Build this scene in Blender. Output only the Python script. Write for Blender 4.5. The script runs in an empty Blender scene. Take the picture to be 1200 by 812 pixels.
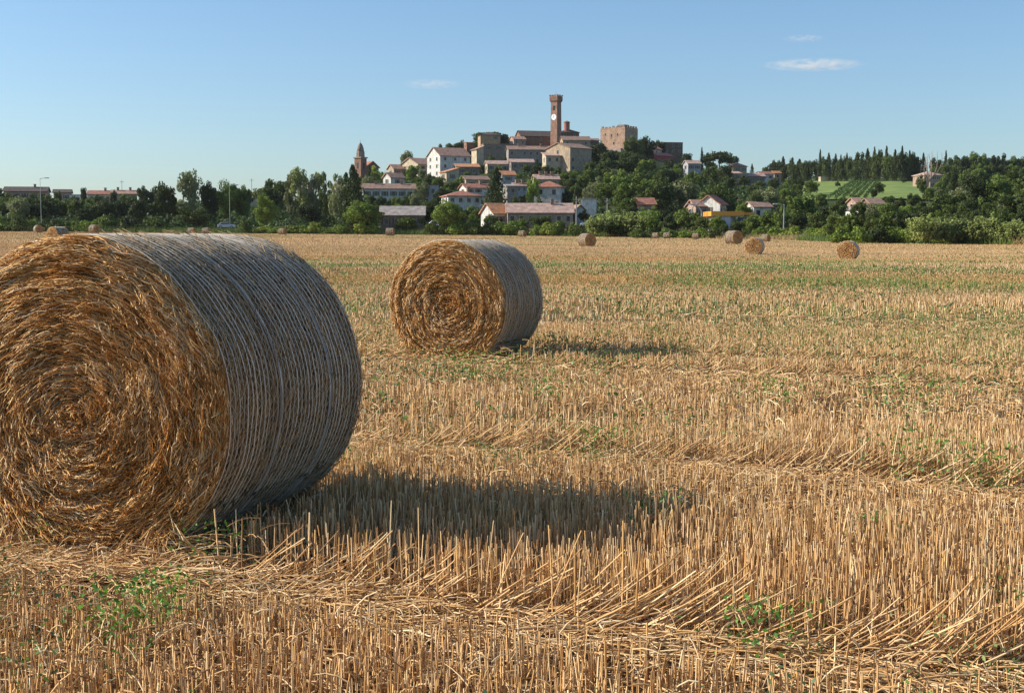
import bpy, bmesh, math, random
import numpy as np
from mathutils import Vector, Matrix
R = math.radians
random.seed(7)
rng = np.random.default_rng(11)
sc = bpy.context.scene
COL = sc.collection

# ------------------------------------------------------------------ camera, sky, sun, exposure
F_PX, EYE, HOR = 1500.0, 1.467, 278.5
cam = bpy.data.cameras.new('camera'); camo = bpy.data.objects.new('camera', cam); COL.objects.link(camo)
cam.sensor_width = 36; cam.lens = 36 * F_PX / 1200
cam.clip_start = .1; cam.clip_end = 30000
camo.location = (0, 0, EYE)
camo.rotation_euler = (R(90) - math.atan((406 - HOR) / F_PX), 0, 0)
sc.camera = camo
SUN_EL, SUN_AZ = 29.5, -5.5
world = bpy.data.worlds.new('World'); sc.world = world; world.use_nodes = True
wn = world.node_tree; bg = wn.nodes['Background']
sky = wn.nodes.new('ShaderNodeTexSky'); sky.sky_type = 'NISHITA'; sky.sun_disc = False
sky.sun_elevation = R(SUN_EL); sky.sun_rotation = R(-90 - SUN_AZ)
sky.altitude = 0; sky.air_density = 1.0; sky.dust_density = .8; sky.ozone_density = 4.8
skc = wn.nodes.new('ShaderNodeMix'); skc.data_type = 'RGBA'; skc.blend_type = 'MULTIPLY'; skc.inputs[0].default_value = 1
skc.inputs[7].default_value = (.99, 1.03, 1.03, 1); wn.links.new(sky.outputs[0], skc.inputs[6]); wn.links.new(skc.outputs[2], bg.inputs[0]); bg.inputs[1].default_value = .118
sl = bpy.data.lights.new('sun', 'SUN'); so = bpy.data.objects.new('sun', sl); COL.objects.link(so)
sl.energy = 5.0; sl.angle = R(.55); sl.color = (1, .93, .80)
sv = Vector((-math.cos(R(SUN_AZ)) * math.cos(R(SUN_EL)), -math.sin(R(SUN_AZ)) * math.cos(R(SUN_EL)), math.sin(R(SUN_EL))))
so.rotation_euler = sv.to_track_quat('Z', 'Y').to_euler()
so.location = (-30, -5, 40)
vs = sc.view_settings; vs.view_transform = 'Standard'; vs.look = 'None'; vs.gamma = 1; vs.exposure = 0.36
vs.use_curve_mapping = False
sc.cycles.max_bounces = 5; sc.cycles.diffuse_bounces = 3; sc.cycles.volume_bounces = 4; sc.cycles.transparent_max_bounces = 8

# ------------------------------------------------------------------ noise + ground height
_tab = np.random.default_rng(3).random((256, 256))
def vnoise(x, y):
    x = np.asarray(x, float); y = np.asarray(y, float)
    xi = np.floor(x).astype(int); yi = np.floor(y).astype(int); fx = x - xi; fy = y - yi
    fx = fx * fx * (3 - 2 * fx); fy = fy * fy * (3 - 2 * fy)
    a = _tab[xi & 255, yi & 255]; b = _tab[(xi + 1) & 255, yi & 255]; c = _tab[xi & 255, (yi + 1) & 255]; d = _tab[(xi + 1) & 255, (yi + 1) & 255]
    return (a * (1 - fx) + b * fx) * (1 - fy) + (c * (1 - fx) + d * fx) * fy
def fbm(x, y, o=3):
    s = 0; t = 0
    for i in range(o):
        s = s + vnoise(x * 2 ** i + 17 * i, y * 2 ** i + 9 * i) * .5 ** i; t += .5 ** i
    return s / t
E_U = [-900, 0, 300, 600, 750, 900, 1000, 1200, 2100]
E_Y = [285, 290, 290, 285, 270, 240, 215, 190, 170]
E_P = [270, 271.5, 274, 276.5, 278.5, 281, 285, 287.5, 290]
C_U = [-900, 0, 150, 300, 380, 430, 480, 520, 560, 600, 650, 700, 740, 780, 820, 860, 900, 950, 1000, 1050, 1100, 1200, 2100]
C_P = [247, 243, 241, 244, 238, 214, 200, 190, 180, 177, 174, 176, 180, 190, 200, 207, 212, 208, 205, 203, 206, 207, 225]
C_Y = [450, 450, 450, 450, 480, 540, 600, 640, 650, 650, 650, 650, 660, 670, 680, 700, 720, 760, 780, 780, 760, 740, 700]
def edge(u):
    Ye = np.interp(u, E_U, E_Y); return Ye, EYE + (HOR - np.interp(u, E_U, E_P)) / F_PX * Ye
def crest(u):
    Yc = np.interp(u, C_U, C_Y); return Yc, EYE + (HOR - np.interp(u, C_U, C_P)) / F_PX * Yc
def H(X, Y):
    X = np.asarray(X, float); Y = np.asarray(Y, float)
    u = 600 + F_PX * X / np.maximum(Y, 40)
    Ye, ze = edge(u); Yc, zc = crest(u)
    t = np.clip((Y - 100) / (Ye - 100), 0, 1)
    z1 = ze * t ** .6 - .25 * np.exp(-((X - 25) / 16) ** 2 - ((Y - 102) / 15) ** 2)
    s = np.clip((Y - Ye) / (Yc - Ye), 0, 1)
    z2 = ze + (zc - ze) * s
    q = np.clip((Y - Yc) / 1400, 0, 1); q = q * q * (3 - 2 * q)
    z3 = zc * (1 - q)
    return np.where(Y < Ye, z1, np.where(Y < Yc, z2, z3))
def h1(x, y): return float(H(x, y))
def ground_at(px, py, lo=60):
    """distance at which the ray through a picture point meets the ground (the crest if it passes above it)"""
    Yc, zc = crest(px)
    Y = np.arange(lo, Yc, 1.0); X = (px - 600) / F_PX * Y
    d = (EYE + (HOR - py) / F_PX * Y) - H(X, Y)
    k = np.where(d <= 0)[0]
    Yh = Y[k[0]] if len(k) else float(Yc) - 3
    return (px - 600) / F_PX * Yh, float(Yh)
def zpx(py, Y): return EYE + (HOR - py) / F_PX * Y

# ------------------------------------------------------------------ helpers
def mesh_np(name, V, Fq, mat, colors=None, smooth=False, parent=None, link=True):
    V = np.asarray(V, np.float32).reshape(-1, 3); Fq = np.asarray(Fq, np.int32)
    me = bpy.data.meshes.new(name); k = Fq.shape[1]; n = len(Fq)
    me.vertices.add(len(V)); me.vertices.foreach_set('co', V.ravel())
    me.loops.add(n * k); me.loops.foreach_set('vertex_index', Fq.ravel())
    me.polygons.add(n); me.polygons.foreach_set('loop_start', np.arange(0, n * k, k, dtype=np.int32))
    if smooth: me.polygons.foreach_set('use_smooth', np.ones(n, bool))
    me.update(calc_edges=True)
    if colors is not None:
        a = me.color_attributes.new('col', 'FLOAT_COLOR', 'POINT')
        c = np.ones((len(V), 4), np.float32); c[:, :3] = colors; a.data.foreach_set('color', c.ravel())
    me.materials.append(mat)
    if not link: return me
    o = bpy.data.objects.new(name, me); COL.objects.link(o)
    if parent: o.parent = parent
    return o
def tubes(P, r, S=3, roll=None):
    """P (N,K,3) polylines, r (N,K) radii -> verts, quads"""
    N, K, _ = P.shape
    T = np.empty_like(P); T[:, 1:-1] = P[:, 2:] - P[:, :-2]; T[:, 0] = P[:, 1] - P[:, 0]; T[:, -1] = P[:, -1] - P[:, -2]
    T /= np.linalg.norm(T, axis=2, keepdims=True) + 1e-9
    ref = np.where(np.abs(T[..., 2:3]) < .8, np.array([0, 0, 1.]), np.array([1., 0, 0]))
    A = np.cross(T, ref); A /= np.linalg.norm(A, axis=2, keepdims=True) + 1e-9; B = np.cross(T, A)
    ang = np.arange(S) / S * 2 * np.pi
    if roll is None: roll = rng.random(N) * 6.28
    an = ang[None, :] + roll[:, None]
    V = P[:, :, None, :] + r[:, :, None, None] * (np.cos(an)[:, None, :, None] * A[:, :, None, :] + np.sin(an)[:, None, :, None] * B[:, :, None, :])
    idx = np.arange(N * K * S).reshape(N, K, S)
    a = idx[:, :-1, :]; b = np.roll(a, -1, axis=2); d = idx[:, 1:, :]; c = np.roll(d, -1, axis=2)
    return V.reshape(-1, 3), np.stack([a, b, c, d], -1).reshape(-1, 4), K * S
def tag(o, label=None, cat=None, group=None, kind=None):
    if label: o['label'] = label
    if cat: o['category'] = cat
    if group: o['group'] = group
    if kind: o['kind'] = kind
    return o
def empty(name, loc, rz=0):
    o = bpy.data.objects.new(name, None); COL.objects.link(o); o.location = loc; o.rotation_euler = (0, 0, rz)
    o.empty_display_size = .3
    return o
class MB:
    def __init__(s): s.v = []; s.f = []
    def add(s, vs, fs):
        b = len(s.v); s.v += [tuple(v) for v in vs]; s.f += [tuple(i + b for i in f) for f in fs]; return s
    def box(s, x0, x1, y0, y1, z0, z1):
        return s.add([(x0, y0, z0), (x1, y0, z0), (x1, y1, z0), (x0, y1, z0), (x0, y0, z1), (x1, y0, z1), (x1, y1, z1), (x0, y1, z1)],
                     [(0, 3, 2, 1), (4, 5, 6, 7), (0, 1, 5, 4), (1, 2, 6, 5), (2, 3, 7, 6), (3, 0, 4, 7)])
    def slab(s, quad, t):
        """quad of 4 pts (ccw from above) thickened downwards by t"""
        q = [Vector(p) for p in quad]; n = (q[1] - q[0]).cross(q[2] - q[0]).normalized() * t
        return s.add(q + [p - n for p in q], [(0, 1, 2, 3), (7, 6, 5, 4), (0, 4, 5, 1), (1, 5, 6, 2), (2, 6, 7, 3), (3, 7, 4, 0)])
    def lathe(s, prof, n=16, cx=0, cy=0, sq=False):
        off = math.pi / n if sq else 0; k = len(prof); vs = []; fs = []
        for i in range(n):
            a = i / n * 2 * math.pi + off
            vs += [(cx + r * math.cos(a), cy + r * math.sin(a), z) for r, z in prof]
        for i in range(n):
            j = (i + 1) % n
            fs += [(i * k + q, j * k + q, j * k + q + 1, i * k + q + 1) for q in range(k - 1)]
        fs += [tuple(i * k for i in range(n))[::-1], tuple(i * k + k - 1 for i in range(n))]
        return s.add(vs, fs)
    def bar(s, p, q, r, n=6, r2=None):
        p = Vector(p); q = Vector(q); d = (q - p).normalized(); a = d.orthogonal().normalized(); b = d.cross(a); r2 = r if r2 is None else r2
        vs = []
        for c, rr in ((p, r), (q, r2)):
            vs += [c + rr * (math.cos(i / n * 6.2832) * a + math.sin(i / n * 6.2832) * b) for i in range(n)]
        return s.add(vs, [(i, (i + 1) % n, n + (i + 1) % n, n + i) for i in range(n)] + [tuple(range(n))[::-1], tuple(range(n, 2 * n))])
    def build(s, name, mat, parent=None, smooth=False):
        me = bpy.data.meshes.new(name); me.from_pydata(s.v, [], s.f); me.materials.append(mat)
        if smooth: me.polygons.foreach_set('use_smooth', [True] * len(me.polygons))
        me.update(); o = bpy.data.objects.new(name, me); COL.objects.link(o)
        if parent: o.parent = parent
        return o

# ------------------------------------------------------------------ materials
def mat_new(name):
    m = bpy.data.materials.new(name); m.use_nodes = True; nt = m.node_tree
    return m, nt, nt.nodes['Principled BSDF']
def N(nt, t, **kw):
    n = nt.nodes.new(t)
    for k, v in kw.items(): setattr(n, k, v)
    return n
def L(nt, a, b): nt.links.new(a, b)
def ramp(nt, src, stops):
    r = N(nt, 'ShaderNodeValToRGB'); cr = r.color_ramp
    while len(cr.elements) < len(stops): cr.elements.new(.5)
    for e, (p, c) in zip(cr.elements, stops): e.position = p; e.color = (*c, 1)
    L(nt, src, r.inputs[0]); return r.outputs[0]
def noise(nt, scale, detail=3, coord='Object', sc3=None, rot=None, rough=.6):
    tc = N(nt, 'ShaderNodeTexCoord'); src = tc.outputs[coord]
    if sc3 or rot:
        mp = N(nt, 'ShaderNodeMapping'); L(nt, src, mp.inputs[0]); src = mp.outputs[0]
        if sc3: mp.inputs['Scale'].default_value = sc3
        if rot: mp.inputs['Rotation'].default_value = rot
    n = N(nt, 'ShaderNodeTexNoise'); n.inputs['Scale'].default_value = scale; n.inputs['Detail'].default_value = detail
    n.inputs['Roughness'].default_value = rough
    L(nt, src, n.inputs['Vector']); return n.outputs['Fac']
def mul(nt, a, b, f=1.0):
    m = N(nt, 'ShaderNodeMix', data_type='RGBA', blend_type='MULTIPLY'); m.inputs[0].default_value = f
    L(nt, a, m.inputs[6])
    if hasattr(b, 'links'): L(nt, b, m.inputs[7])
    else: m.inputs[7].default_value = (*b, 1)
    return m.outputs[2]
def bump(nt, h, bs, strength=.5, dist=.02):
    b = N(nt, 'ShaderNodeBump'); b.inputs['Strength'].default_value = strength; b.inputs['Distance'].default_value = dist
    L(nt, h, b.inputs['Height']); L(nt, b.outputs[0], bs.inputs['Normal'])
_mc = {}
def wall_mat(name, c, var=.25, brick=False, grime=True):
    if name in _mc: return _mc[name]
    m, nt, bs = mat_new(name)
    lo = tuple(x * (1 - var) for x in c); hi = tuple(min(.85, x * (1 + var * .45)) for x in c)
    col = ramp(nt, noise(nt, .45, 6), [(.3, lo), (.7, hi)])
    col = mul(nt, col, ramp(nt, noise(nt, 2.2, 5, sc3=(1, 1, .35)), [(.38, (.60, .57, .52)), (.60, (1, 1, 1))]), .85)
    if brick:
        tc = N(nt, 'ShaderNodeTexCoord'); mp = N(nt, 'ShaderNodeMapping'); mp.inputs['Rotation'].default_value = (R(90), 0, 0)
        L(nt, tc.outputs['Object'], mp.inputs[0]); b = N(nt, 'ShaderNodeTexBrick'); L(nt, mp.outputs[0], b.inputs[0])
        b.inputs['Scale'].default_value = 1.6; b.inputs['Color1'].default_value = (1, .95, .9, 1); b.inputs['Color2'].default_value = (.68, .62, .6, 1)
        b.inputs['Mortar'].default_value = (.8, .78, .74, 1); b.inputs['Mortar Size'].default_value = .015
        col = mul(nt, col, b.outputs['Color'], .8)
    L(nt, col, bs.inputs['Base Color']); bs.inputs['Roughness'].default_value = .92
    bump(nt, noise(nt, 3, 5), bs, .4, .05)
    _mc[name] = m; return m
def roof_mat(name, c):
    if name in _mc: return _mc[name]
    m, nt, bs = mat_new(name)
    col = ramp(nt, noise(nt, .9, 6), [(.3, tuple(x * .6 for x in c)), (.52, c), (.75, tuple(min(.8, x * 1.35 + .03) for x in c))])
    col = mul(nt, col, ramp(nt, noise(nt, 5, 3), [(.35, (.6, .6, .6)), (.6, (1.0, 1.0, 1.0))]), .7)
    L(nt, col, bs.inputs['Base Color']); bs.inputs['Roughness'].default_value = .9
    tc = N(nt, 'ShaderNodeTexCoord'); w = N(nt, 'ShaderNodeTexWave'); w.inputs['Scale'].default_value = 1.3; w.inputs['Distortion'].default_value = .6
    L(nt, tc.outputs['Object'], w.inputs[0]); bump(nt, w.outputs['Fac'], bs, .6, .06)
    _mc[name] = m; return m
def plain_mat(name, c, rough=.7, metal=0, var=.15, scale=6):
    if name in _mc: return _mc[name]
    m, nt, bs = mat_new(name)
    L(nt, ramp(nt, noise(nt, scale, 4), [(.3, tuple(x * (1 - var) for x in c)), (.7, tuple(min(.85, x * (1 + var)) for x in c))]), bs.inputs['Base Color'])
    bs.inputs['Roughness'].default_value = rough; bs.inputs['Metallic'].default_value = metal
    _mc[name] = m; return m
def attr_mat(name, rough=.6, transl=0.0, objcol=False, spec=.3, tint=(1, 1, 1)):
    m, nt, bs = mat_new(name); a = N(nt, 'ShaderNodeAttribute', attribute_name='col'); col = a.outputs['Color']
    if objcol:
        oi = N(nt, 'ShaderNodeObjectInfo'); col = mul(nt, col, oi.outputs['Color'])
        rv = N(nt, 'ShaderNodeMapRange'); L(nt, oi.outputs['Random'], rv.inputs[0]); rv.inputs[3].default_value = .8; rv.inputs[4].default_value = 1.25
        vm = N(nt, 'ShaderNodeVectorMath', operation='SCALE'); L(nt, col, vm.inputs[0]); L(nt, rv.outputs[0], vm.inputs['Scale']); col = vm.outputs[0]
    L(nt, col, bs.inputs['Base Color']); bs.inputs['Roughness'].default_value = rough; bs.inputs['Specular IOR Level'].default_value = spec
    if transl:
        t = N(nt, 'ShaderNodeBsdfTranslucent'); L(nt, mul(nt, col, (1.25, 1.35, .6)), t.inputs[0]); mx = N(nt, 'ShaderNodeMixShader'); mx.inputs[0].default_value = transl
        out = nt.nodes['Material Output']; L(nt, bs.outputs[0], mx.inputs[1]); L(nt, t.outputs[0], mx.inputs[2]); L(nt, mx.outputs[0], out.inputs[0])
    return m
M_STRAW = attr_mat('stubble_straw', .65, spec=.2)
M_BALE = attr_mat('bale_straw', .85, spec=.1)
M_WEED = attr_mat('weed_leaves', .5, .25)
M_LEAF = attr_mat('tree_leaves', .6, .22, objcol=True, spec=.2)
M_GREEN = attr_mat('undergrowth_leaves', .7, .2, spec=.15)
M_BARK = plain_mat('bark', (.13, .10, .075), .95, var=.4, scale=3)
M_GLASS = plain_mat('window_glass', (.02, .022, .028), .15, var=.3)
M_STONE = plain_mat('trim_stone', (.50, .45, .38), .9)
M_STEEL = plain_mat('galvanised_steel', (.42, .43, .43), .45, .6)
M_TIMBER = plain_mat('dark_timber', (.07, .045, .03), .8)

# ------------------------------------------------------------------ ground sheet (field, hill, far land)
def band_tint(X, Y):
    """how green the stubble is, and how orange (strips along the rows)"""
    t = Y + .17 * X
    g = fbm(t * .16 + 3, X * .018 + 5, 3)
    p = fbm(X * .12 + 40, Y * .12 + 9, 3)
    green = np.clip((g - .47) * 4.5, 0, 1) * np.clip((p - .36) * 4, 0, 1)
    green = green * np.clip((Y - 5) / 16, .2, 1)
    green = np.maximum(green, .95 * np.exp(-((t - 42) / 6) ** 2) * np.exp(-((X - 8) / 14) ** 2) * np.clip((p - .3) * 3, 0, 1))
    green = np.maximum(green, .95 * np.exp(-((t - 66) / 9) ** 2) * np.clip((p - .30) * 4, 0, 1))
    green = np.maximum(green, .7 * np.exp(-((t - 190) / 16) ** 2) * np.clip((p - .40) * 4, 0, 1) * (X < -15))
    orange = np.clip((fbm(t * .07 + 70, X * .01, 2) - .42) * 3, 0, 1)
    return green, orange
gy = np.concatenate([np.arange(-60, 0, 4), np.arange(0, 60, .5), np.arange(60, 340, 1.25), np.arange(340, 860, 6), np.geomspace(860, 14000, 45)])
gs = np.linspace(-1, 1, 361); gs = np.sign(gs) * np.abs(gs) ** 1.25
YY, SS = np.meshgrid(gy, gs, indexing='ij'); XX = SS * (70 + np.maximum(YY, 0) * 1.5)
ZZ = H(XX, YY); ZZ = ZZ + np.where(YY < 60, (vnoise(XX * 1.3, YY * 1.3) - .5) * .035, (fbm(XX * .03, YY * .03) - .8) * np.clip((YY - 300) / 60, 0, 1) * 1.0)
uu = 600 + F_PX * XX / np.maximum(YY, 40); Ye_, _ = edge(uu)
infield = np.clip((Ye_ + 1.5 - YY) / 3, 0, 1)[..., None]
gr, og = band_tint(XX, YY); gr = gr[..., None]; og = og[..., None]
near = np.clip((YY - 30) / 60, 0, 1)[..., None]
soil = np.array([.21, .145, .075]); straw = np.array([.58, .37, .19]); straw2 = np.array([.60, .34, .15]); grn = np.array([.22, .24, .075])
fc = soil * (1 - near) + (straw * (1 - og) + straw2 * og) * near
fc = fc * (1 - gr * .75) + grn * gr * .75
hn = fbm(XX * .05, YY * .05)[..., None]
hc = np.array([.045, .07, .022]) * (1 - hn) + np.array([.10, .12, .04]) * hn
gcol = fc * infield + hc * (1 - infield)
nY, nX = YY.shape; gi = np.arange(nY * nX).reshape(nY, nX)
gq = np.stack([gi[:-1, :-1], gi[:-1, 1:], gi[1:, 1:], gi[1:, :-1]], -1).reshape(-1, 4)
m, nt, bs = mat_new('field_earth'); a = N(nt, 'ShaderNodeAttribute', attribute_name='col')
c1 = mul(nt, a.outputs['Color'], ramp(nt, noise(nt, 3.2, 8, sc3=(.35, 1, 1), rot=(0, 0, R(10)), rough=.75), [(.32, (.50, .46, .40)), (.6, (1.08, 1.05, 1))]))
c1 = mul(nt, c1, ramp(nt, noise(nt, 26, 4), [(.35, (.55, .52, .48)), (.6, (1.1, 1.08, 1.05))]), .8)
L(nt, c1, bs.inputs['Base Color']); bs.inputs['Roughness'].default_value = .95; bs.inputs['Specular IOR Level'].default_value = .1
bump(nt, noise(nt, 14, 6), bs, .8, .05)
ground = mesh_np('ground', np.stack([XX, YY, ZZ], -1), gq, m, gcol.reshape(-1, 3), True)
tag(ground, kind='structure')

# green meadow on the right-hand hill, a sheet just above the ground
def sheet(name, pts_px, mat, n=26, lift=.12):
    """four picture corners laid on the ground (bl, br, tr, tl)"""
    P = [ground_at(*p) for p in pts_px]; V = []
    for i in range(n):
        for j in range(n):
            a, b = i / (n - 1), j / (n - 1)
            x = (P[0][0] * (1 - b) + P[1][0] * b) * (1 - a) + (P[3][0] * (1 - b) + P[2][0] * b) * a
            y = (P[0][1] * (1 - b) + P[1][1] * b) * (1 - a) + (P[3][1] * (1 - b) + P[2][1] * b) * a
            V.append((x, y, h1(x, y) + lift))
    q = [(i * n + j, i * n + j + 1, (i + 1) * n + j + 1, (i + 1) * n + j) for i in range(n - 1) for j in range(n - 1)]
    return mesh_np(name, V, q, mat, None, True)
m, nt, bs = mat_new('meadow_grass')
L(nt, ramp(nt, noise(nt, .12, 6), [(.35, (.12, .19, .025)), (.62, (.22, .28, .045))]), bs.inputs['Base Color']); bs.inputs['Roughness'].default_value = .9
meadow = sheet('meadow', [(935, 236), (1092, 236), (1105, 211.5), (940, 211.5)], m, lift=.3)
tag(meadow, kind='structure')

# ------------------------------------------------------------------ bales
B1 = dict(X=-1.9596, Y=5.7486, th=.3065, L=1.37)
B2 = dict(X=-.768, Y=15.02, th=.378, L=1.24)
BR = .75
PAL = np.array([[.74, .52, .25], [.64, .41, .16], [.52, .29, .09], [.38, .19, .055], [.82, .64, .36], [.28, .14, .045], [.58, .35, .12]])
PAL = np.minimum(PAL * [1.30, 1.18, 1.16], .88); PAL[4] = (.84, .62, .37)
PALW = np.array([.19, .18, .14, .14, .17, .10, .08])
def bulge(VV, seed):
    """uneven outline of a hand-size lumpy roll, slightly sagged"""
    for V in VV:
        x = V[:, 0].copy(); z = V[:, 2] - BR; a = np.arctan2(z, x)
        k = 1 + .030 * (vnoise(np.cos(a) * 1.6 + 9 + seed, np.sin(a) * 1.6 + V[:, 1] * .5) - .5) + .014 * (vnoise(np.cos(a) * 5 + 30, np.sin(a) * 5 + V[:, 1] * 3 + seed) - .5)
        V[:, 0] = x * k * 1.006; zz = BR + z * k * .995; V[:, 2] = np.where(zz < .075, .075 - (.075 - zz) * .35, zz) - .045
def bale_mesh(seed, Lb, nface, nside, w, ncord, cordr, both=True, fringe=0, segs=5, dark=0.0):
    """axis = local y from 0 (near face) to L, centre at z = BR; returns straw mesh, net mesh"""
    g = np.random.default_rng(seed)
    VV = []; FF = []; CC = []; off = 0
    def push(V, Fc, c, per):
        nonlocal off
        VV.append(V); FF.append(Fc + off); CC.append(np.repeat(c, per, axis=0) if per else c); off += len(V)
    def relief(r, a):   # how far the face bulges out at radius r (0..1 of BR), angle a
        rr = r / BR
        return .035 * (1 - rr ** 6) + .034 * (vnoise(r * 24 + seed, a * 1.3 + 7 + 0 * r) - .5) + .034 * (vnoise(r * 48, a * 6 + 20) - .5) - .07 * np.clip(rr - .93, 0, 1) * 1.5
    # body: faces with relief plus sides
    nr, na = 40, 120
    rad = np.linspace(.004, BR - .02, nr); an = np.linspace(0, 2 * np.pi, na, endpoint=False)
    RR, AA = np.meshgrid(rad, an, indexing='ij')
    for sgn, y0 in ((-1, 0), (1, Lb)):
        yy = y0 + sgn * (relief(RR, AA) - .02)
        V = np.stack([RR * np.cos(AA), yy, BR + RR * np.sin(AA)], -1).reshape(-1, 3); I = np.arange(nr * na).reshape(nr, na)
        q = np.stack([I[:-1], np.roll(I[:-1], -1, 1), np.roll(I[1:], -1, 1), I[1:]], -1).reshape(-1, 4)
        if sgn > 0: q = q[:, ::-1]
        push(V, q, np.tile([.22, .11, .035], (len(V), 1)), 0)
    ny = 24; ys = np.linspace(0, Lb, ny); YA, AB = np.meshgrid(ys, an, indexing='ij')
    rs = BR - .018 + .014 * (vnoise(YA * 9 + seed, AB * 3) - .5)
    V = np.stack([rs * np.cos(AB), YA, BR + rs * np.sin(AB)], -1).reshape(-1, 3); I = np.arange(ny * na).reshape(ny, na)
    q = np.stack([I[:-1], I[1:], np.roll(I[1:], -1, 1), np.roll(I[:-1], -1, 1)], -1).reshape(-1, 4)
    push(V, q, np.tile([.16, .10, .05], (len(V), 1)), 0)
    # straws wound round the faces
    for sgn, y0, n in ((-1, 0, nface), (1, Lb, nface if both else nface // 6)):
        r0 = BR * np.sqrt(g.random(n)) * .985; a0 = g.random(n) * 6.2832
        ln = g.uniform(.035, .16, n) * (.45 + .75 * r0 / BR); ln = np.minimum(ln, r0 * 2.2 + .03)
        s = (np.arange(segs) / (segs - 1) - .5)[None, :]
        dr = g.normal(0, .055, n) + .03          # spiral pitch
        wav = g.normal(0, .006, (n, 1)) * np.sin(s * 7 + g.random((n, 1)) * 6)
        r = r0[:, None] + s * ln[:, None] * np.tan(dr * 2.2)[:, None] + wav
        a = a0[:, None] + s * (ln / np.maximum(r0, .05))[:, None]
        r = np.clip(np.abs(r), .004, BR + .004)
        lift = g.normal(0, .011, n)[:, None] + s * g.normal(0, .035, n)[:, None]
        stray = (g.random(n) < .14)[:, None]
        lift = lift + stray * np.abs(s + .5) * g.uniform(.01, .06, (n, 1))
        y = y0 + sgn * (relief(r, a) + lift)
        P = np.stack([r * np.cos(a), y, BR + r * np.sin(a)], -1)
        wd = w * g.uniform(.55, 1.4, n)[:, None] * np.array([.6] + [1.0] * (segs - 2) + [.5])[None, :]
        V, q, per = tubes(P, wd)
        k = g.choice(len(PAL), n, p=PALW); k = np.where((vnoise(r0 * 30 + 5, a0 * 2) > .62) & (g.random(n) < .5), 3, k)
        pale = (vnoise(r0 * np.cos(a0) * 3 + 8, r0 * np.sin(a0) * 3 + seed) > .55) & (g.random(n) < .22); k = np.where(pale, 4, k)
        c = PAL[k] * g.uniform(.7, 1.25, (n, 1)) * (1 - dark)
        push(V, q, c, per)
    # straws lying round the barrel
    n = nside
    a0 = g.random(n) * 6.2832; y0 = g.random(n) * Lb; ln = g.uniform(.03, .14, n)
    s = (np.arange(4) / 3 - .5)[None, :]
    a = a0[:, None] + s * (ln / BR)[:, None]; y = y0[:, None] + s * (ln * g.normal(0, .22, n))[:, None]
    rr = BR - .013 + np.abs(g.normal(0, .0045, n))[:, None] + (g.random(n) < .05)[:, None] * (s + .5) * .03
    P = np.stack([rr * np.cos(a), np.clip(y, -.01, Lb + .01), BR + rr * np.sin(a)], -1)
    V, q, per = tubes(P, w * .8 * g.uniform(.5, 1.2, (n, 1)) * np.ones((1, 4)))
    push(V, q, np.array([.64, .42, .21]) * g.uniform(.3, 1.2, (n, 1)), per)
    # hanging fringe along the lower rim
    if fringe:
        n = fringe; a0 = g.uniform(-2.5, -.75, n); s = (np.arange(4) / 3)[None, :]
        r = BR - .03 - g.random(n)[:, None] * .12 + s * 0; ln = g.uniform(.06, .2, n)[:, None]
        x = r * np.cos(a0)[:, None] + s * ln * g.normal(.1, .6, n)[:, None]
        z = BR + r * np.sin(a0)[:, None] - s ** 1.5 * ln * .55; y = -.03 - s * ln * g.uniform(.1, .7, n)[:, None]
        V, q, per = tubes(np.stack([x, y, np.maximum(z, .01)], -1), w * g.uniform(.5, 1.1, (n, 1)) * np.ones((1, 4)))
        push(V, q, PAL[g.choice(len(PAL), n, p=PALW)] * 1.05, per)
    bulge(VV, seed)
    straw_me = mesh_np('straw_body', np.concatenate(VV), np.concatenate(FF), M_BALE, np.concatenate(CC), False, link=False)
    # net wrap: cords round the barrel tied by zigzag threads
    VV.clear(); FF.clear(); off = 0; CC.clear()
    K = 140; aa = np.linspace(0, 2 * np.pi, K)
    yc = np.linspace(.012, Lb - .012, ncord)
    ph = g.random(ncord) * 6
    A = np.tile(aa, (ncord, 1)); Y = yc[:, None] + .004 * np.sin(A * 3 + ph[:, None]) + .002 * np.sin(A * 17 + ph[:, None] * 3)
    rr = BR + .0015 + .005 * (vnoise(A * 9, Y * 25) - .5); rr[:, -1] = rr[:, 0]; Y[:, -1] = Y[:, 0]
    P = np.stack([rr * np.cos(A), Y, BR + rr * np.sin(A)], -1)
    V, q, per = tubes(P, np.full((ncord, K), cordr)); push(V, q, np.tile([.80, .70, .55], (ncord, 1)) * g.uniform(.6, 1.15, (ncord, 1)), per)
    if ncord > 14:
        dy = yc[1] - yc[0]; nz = int(2 * np.pi * BR / .035); Kz = nz + 1
        aa = np.linspace(0, 2 * np.pi, Kz); A = np.tile(aa, (ncord - 1, 1)) + g.random((ncord - 1, 1))
        Y = yc[:-1, None] + dy * (np.arange(Kz) % 2)[None, :]
        rr = BR + .001 + .004 * (vnoise(A * 9, Y * 25) - .5)
        V, q, per = tubes(np.stack([rr * np.cos(A), Y, BR + rr * np.sin(A)], -1), np.full((ncord - 1, Kz), cordr * .5)); push(V, q, np.tile([.64, .52, .37], (ncord - 1, 1)), per)
    # overlapped net edge and two broader bluish seams
    for yb in (Lb * .34, Lb * .70):
        A = np.tile(np.linspace(0, 2 * np.pi, K), (3, 1)); Y = yb + np.arange(3)[:, None] * .011 + .012 * np.sin(A * 1.0 + yb * 9)
        rr = BR + .004 + 0 * A
        V, q, per = tubes(np.stack([rr * np.cos(A), Y, BR + rr * np.sin(A)], -1), np.full((3, K), cordr * .8)); push(V, q, np.tile([.60, .54, .46], (3, 1)), per)
    bulge(VV, seed)
    net_me = mesh_np('net_wrap', np.concatenate(VV), np.concatenate(FF), M_NET, np.concatenate(CC), False, link=False)
    return straw_me, net_me
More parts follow.
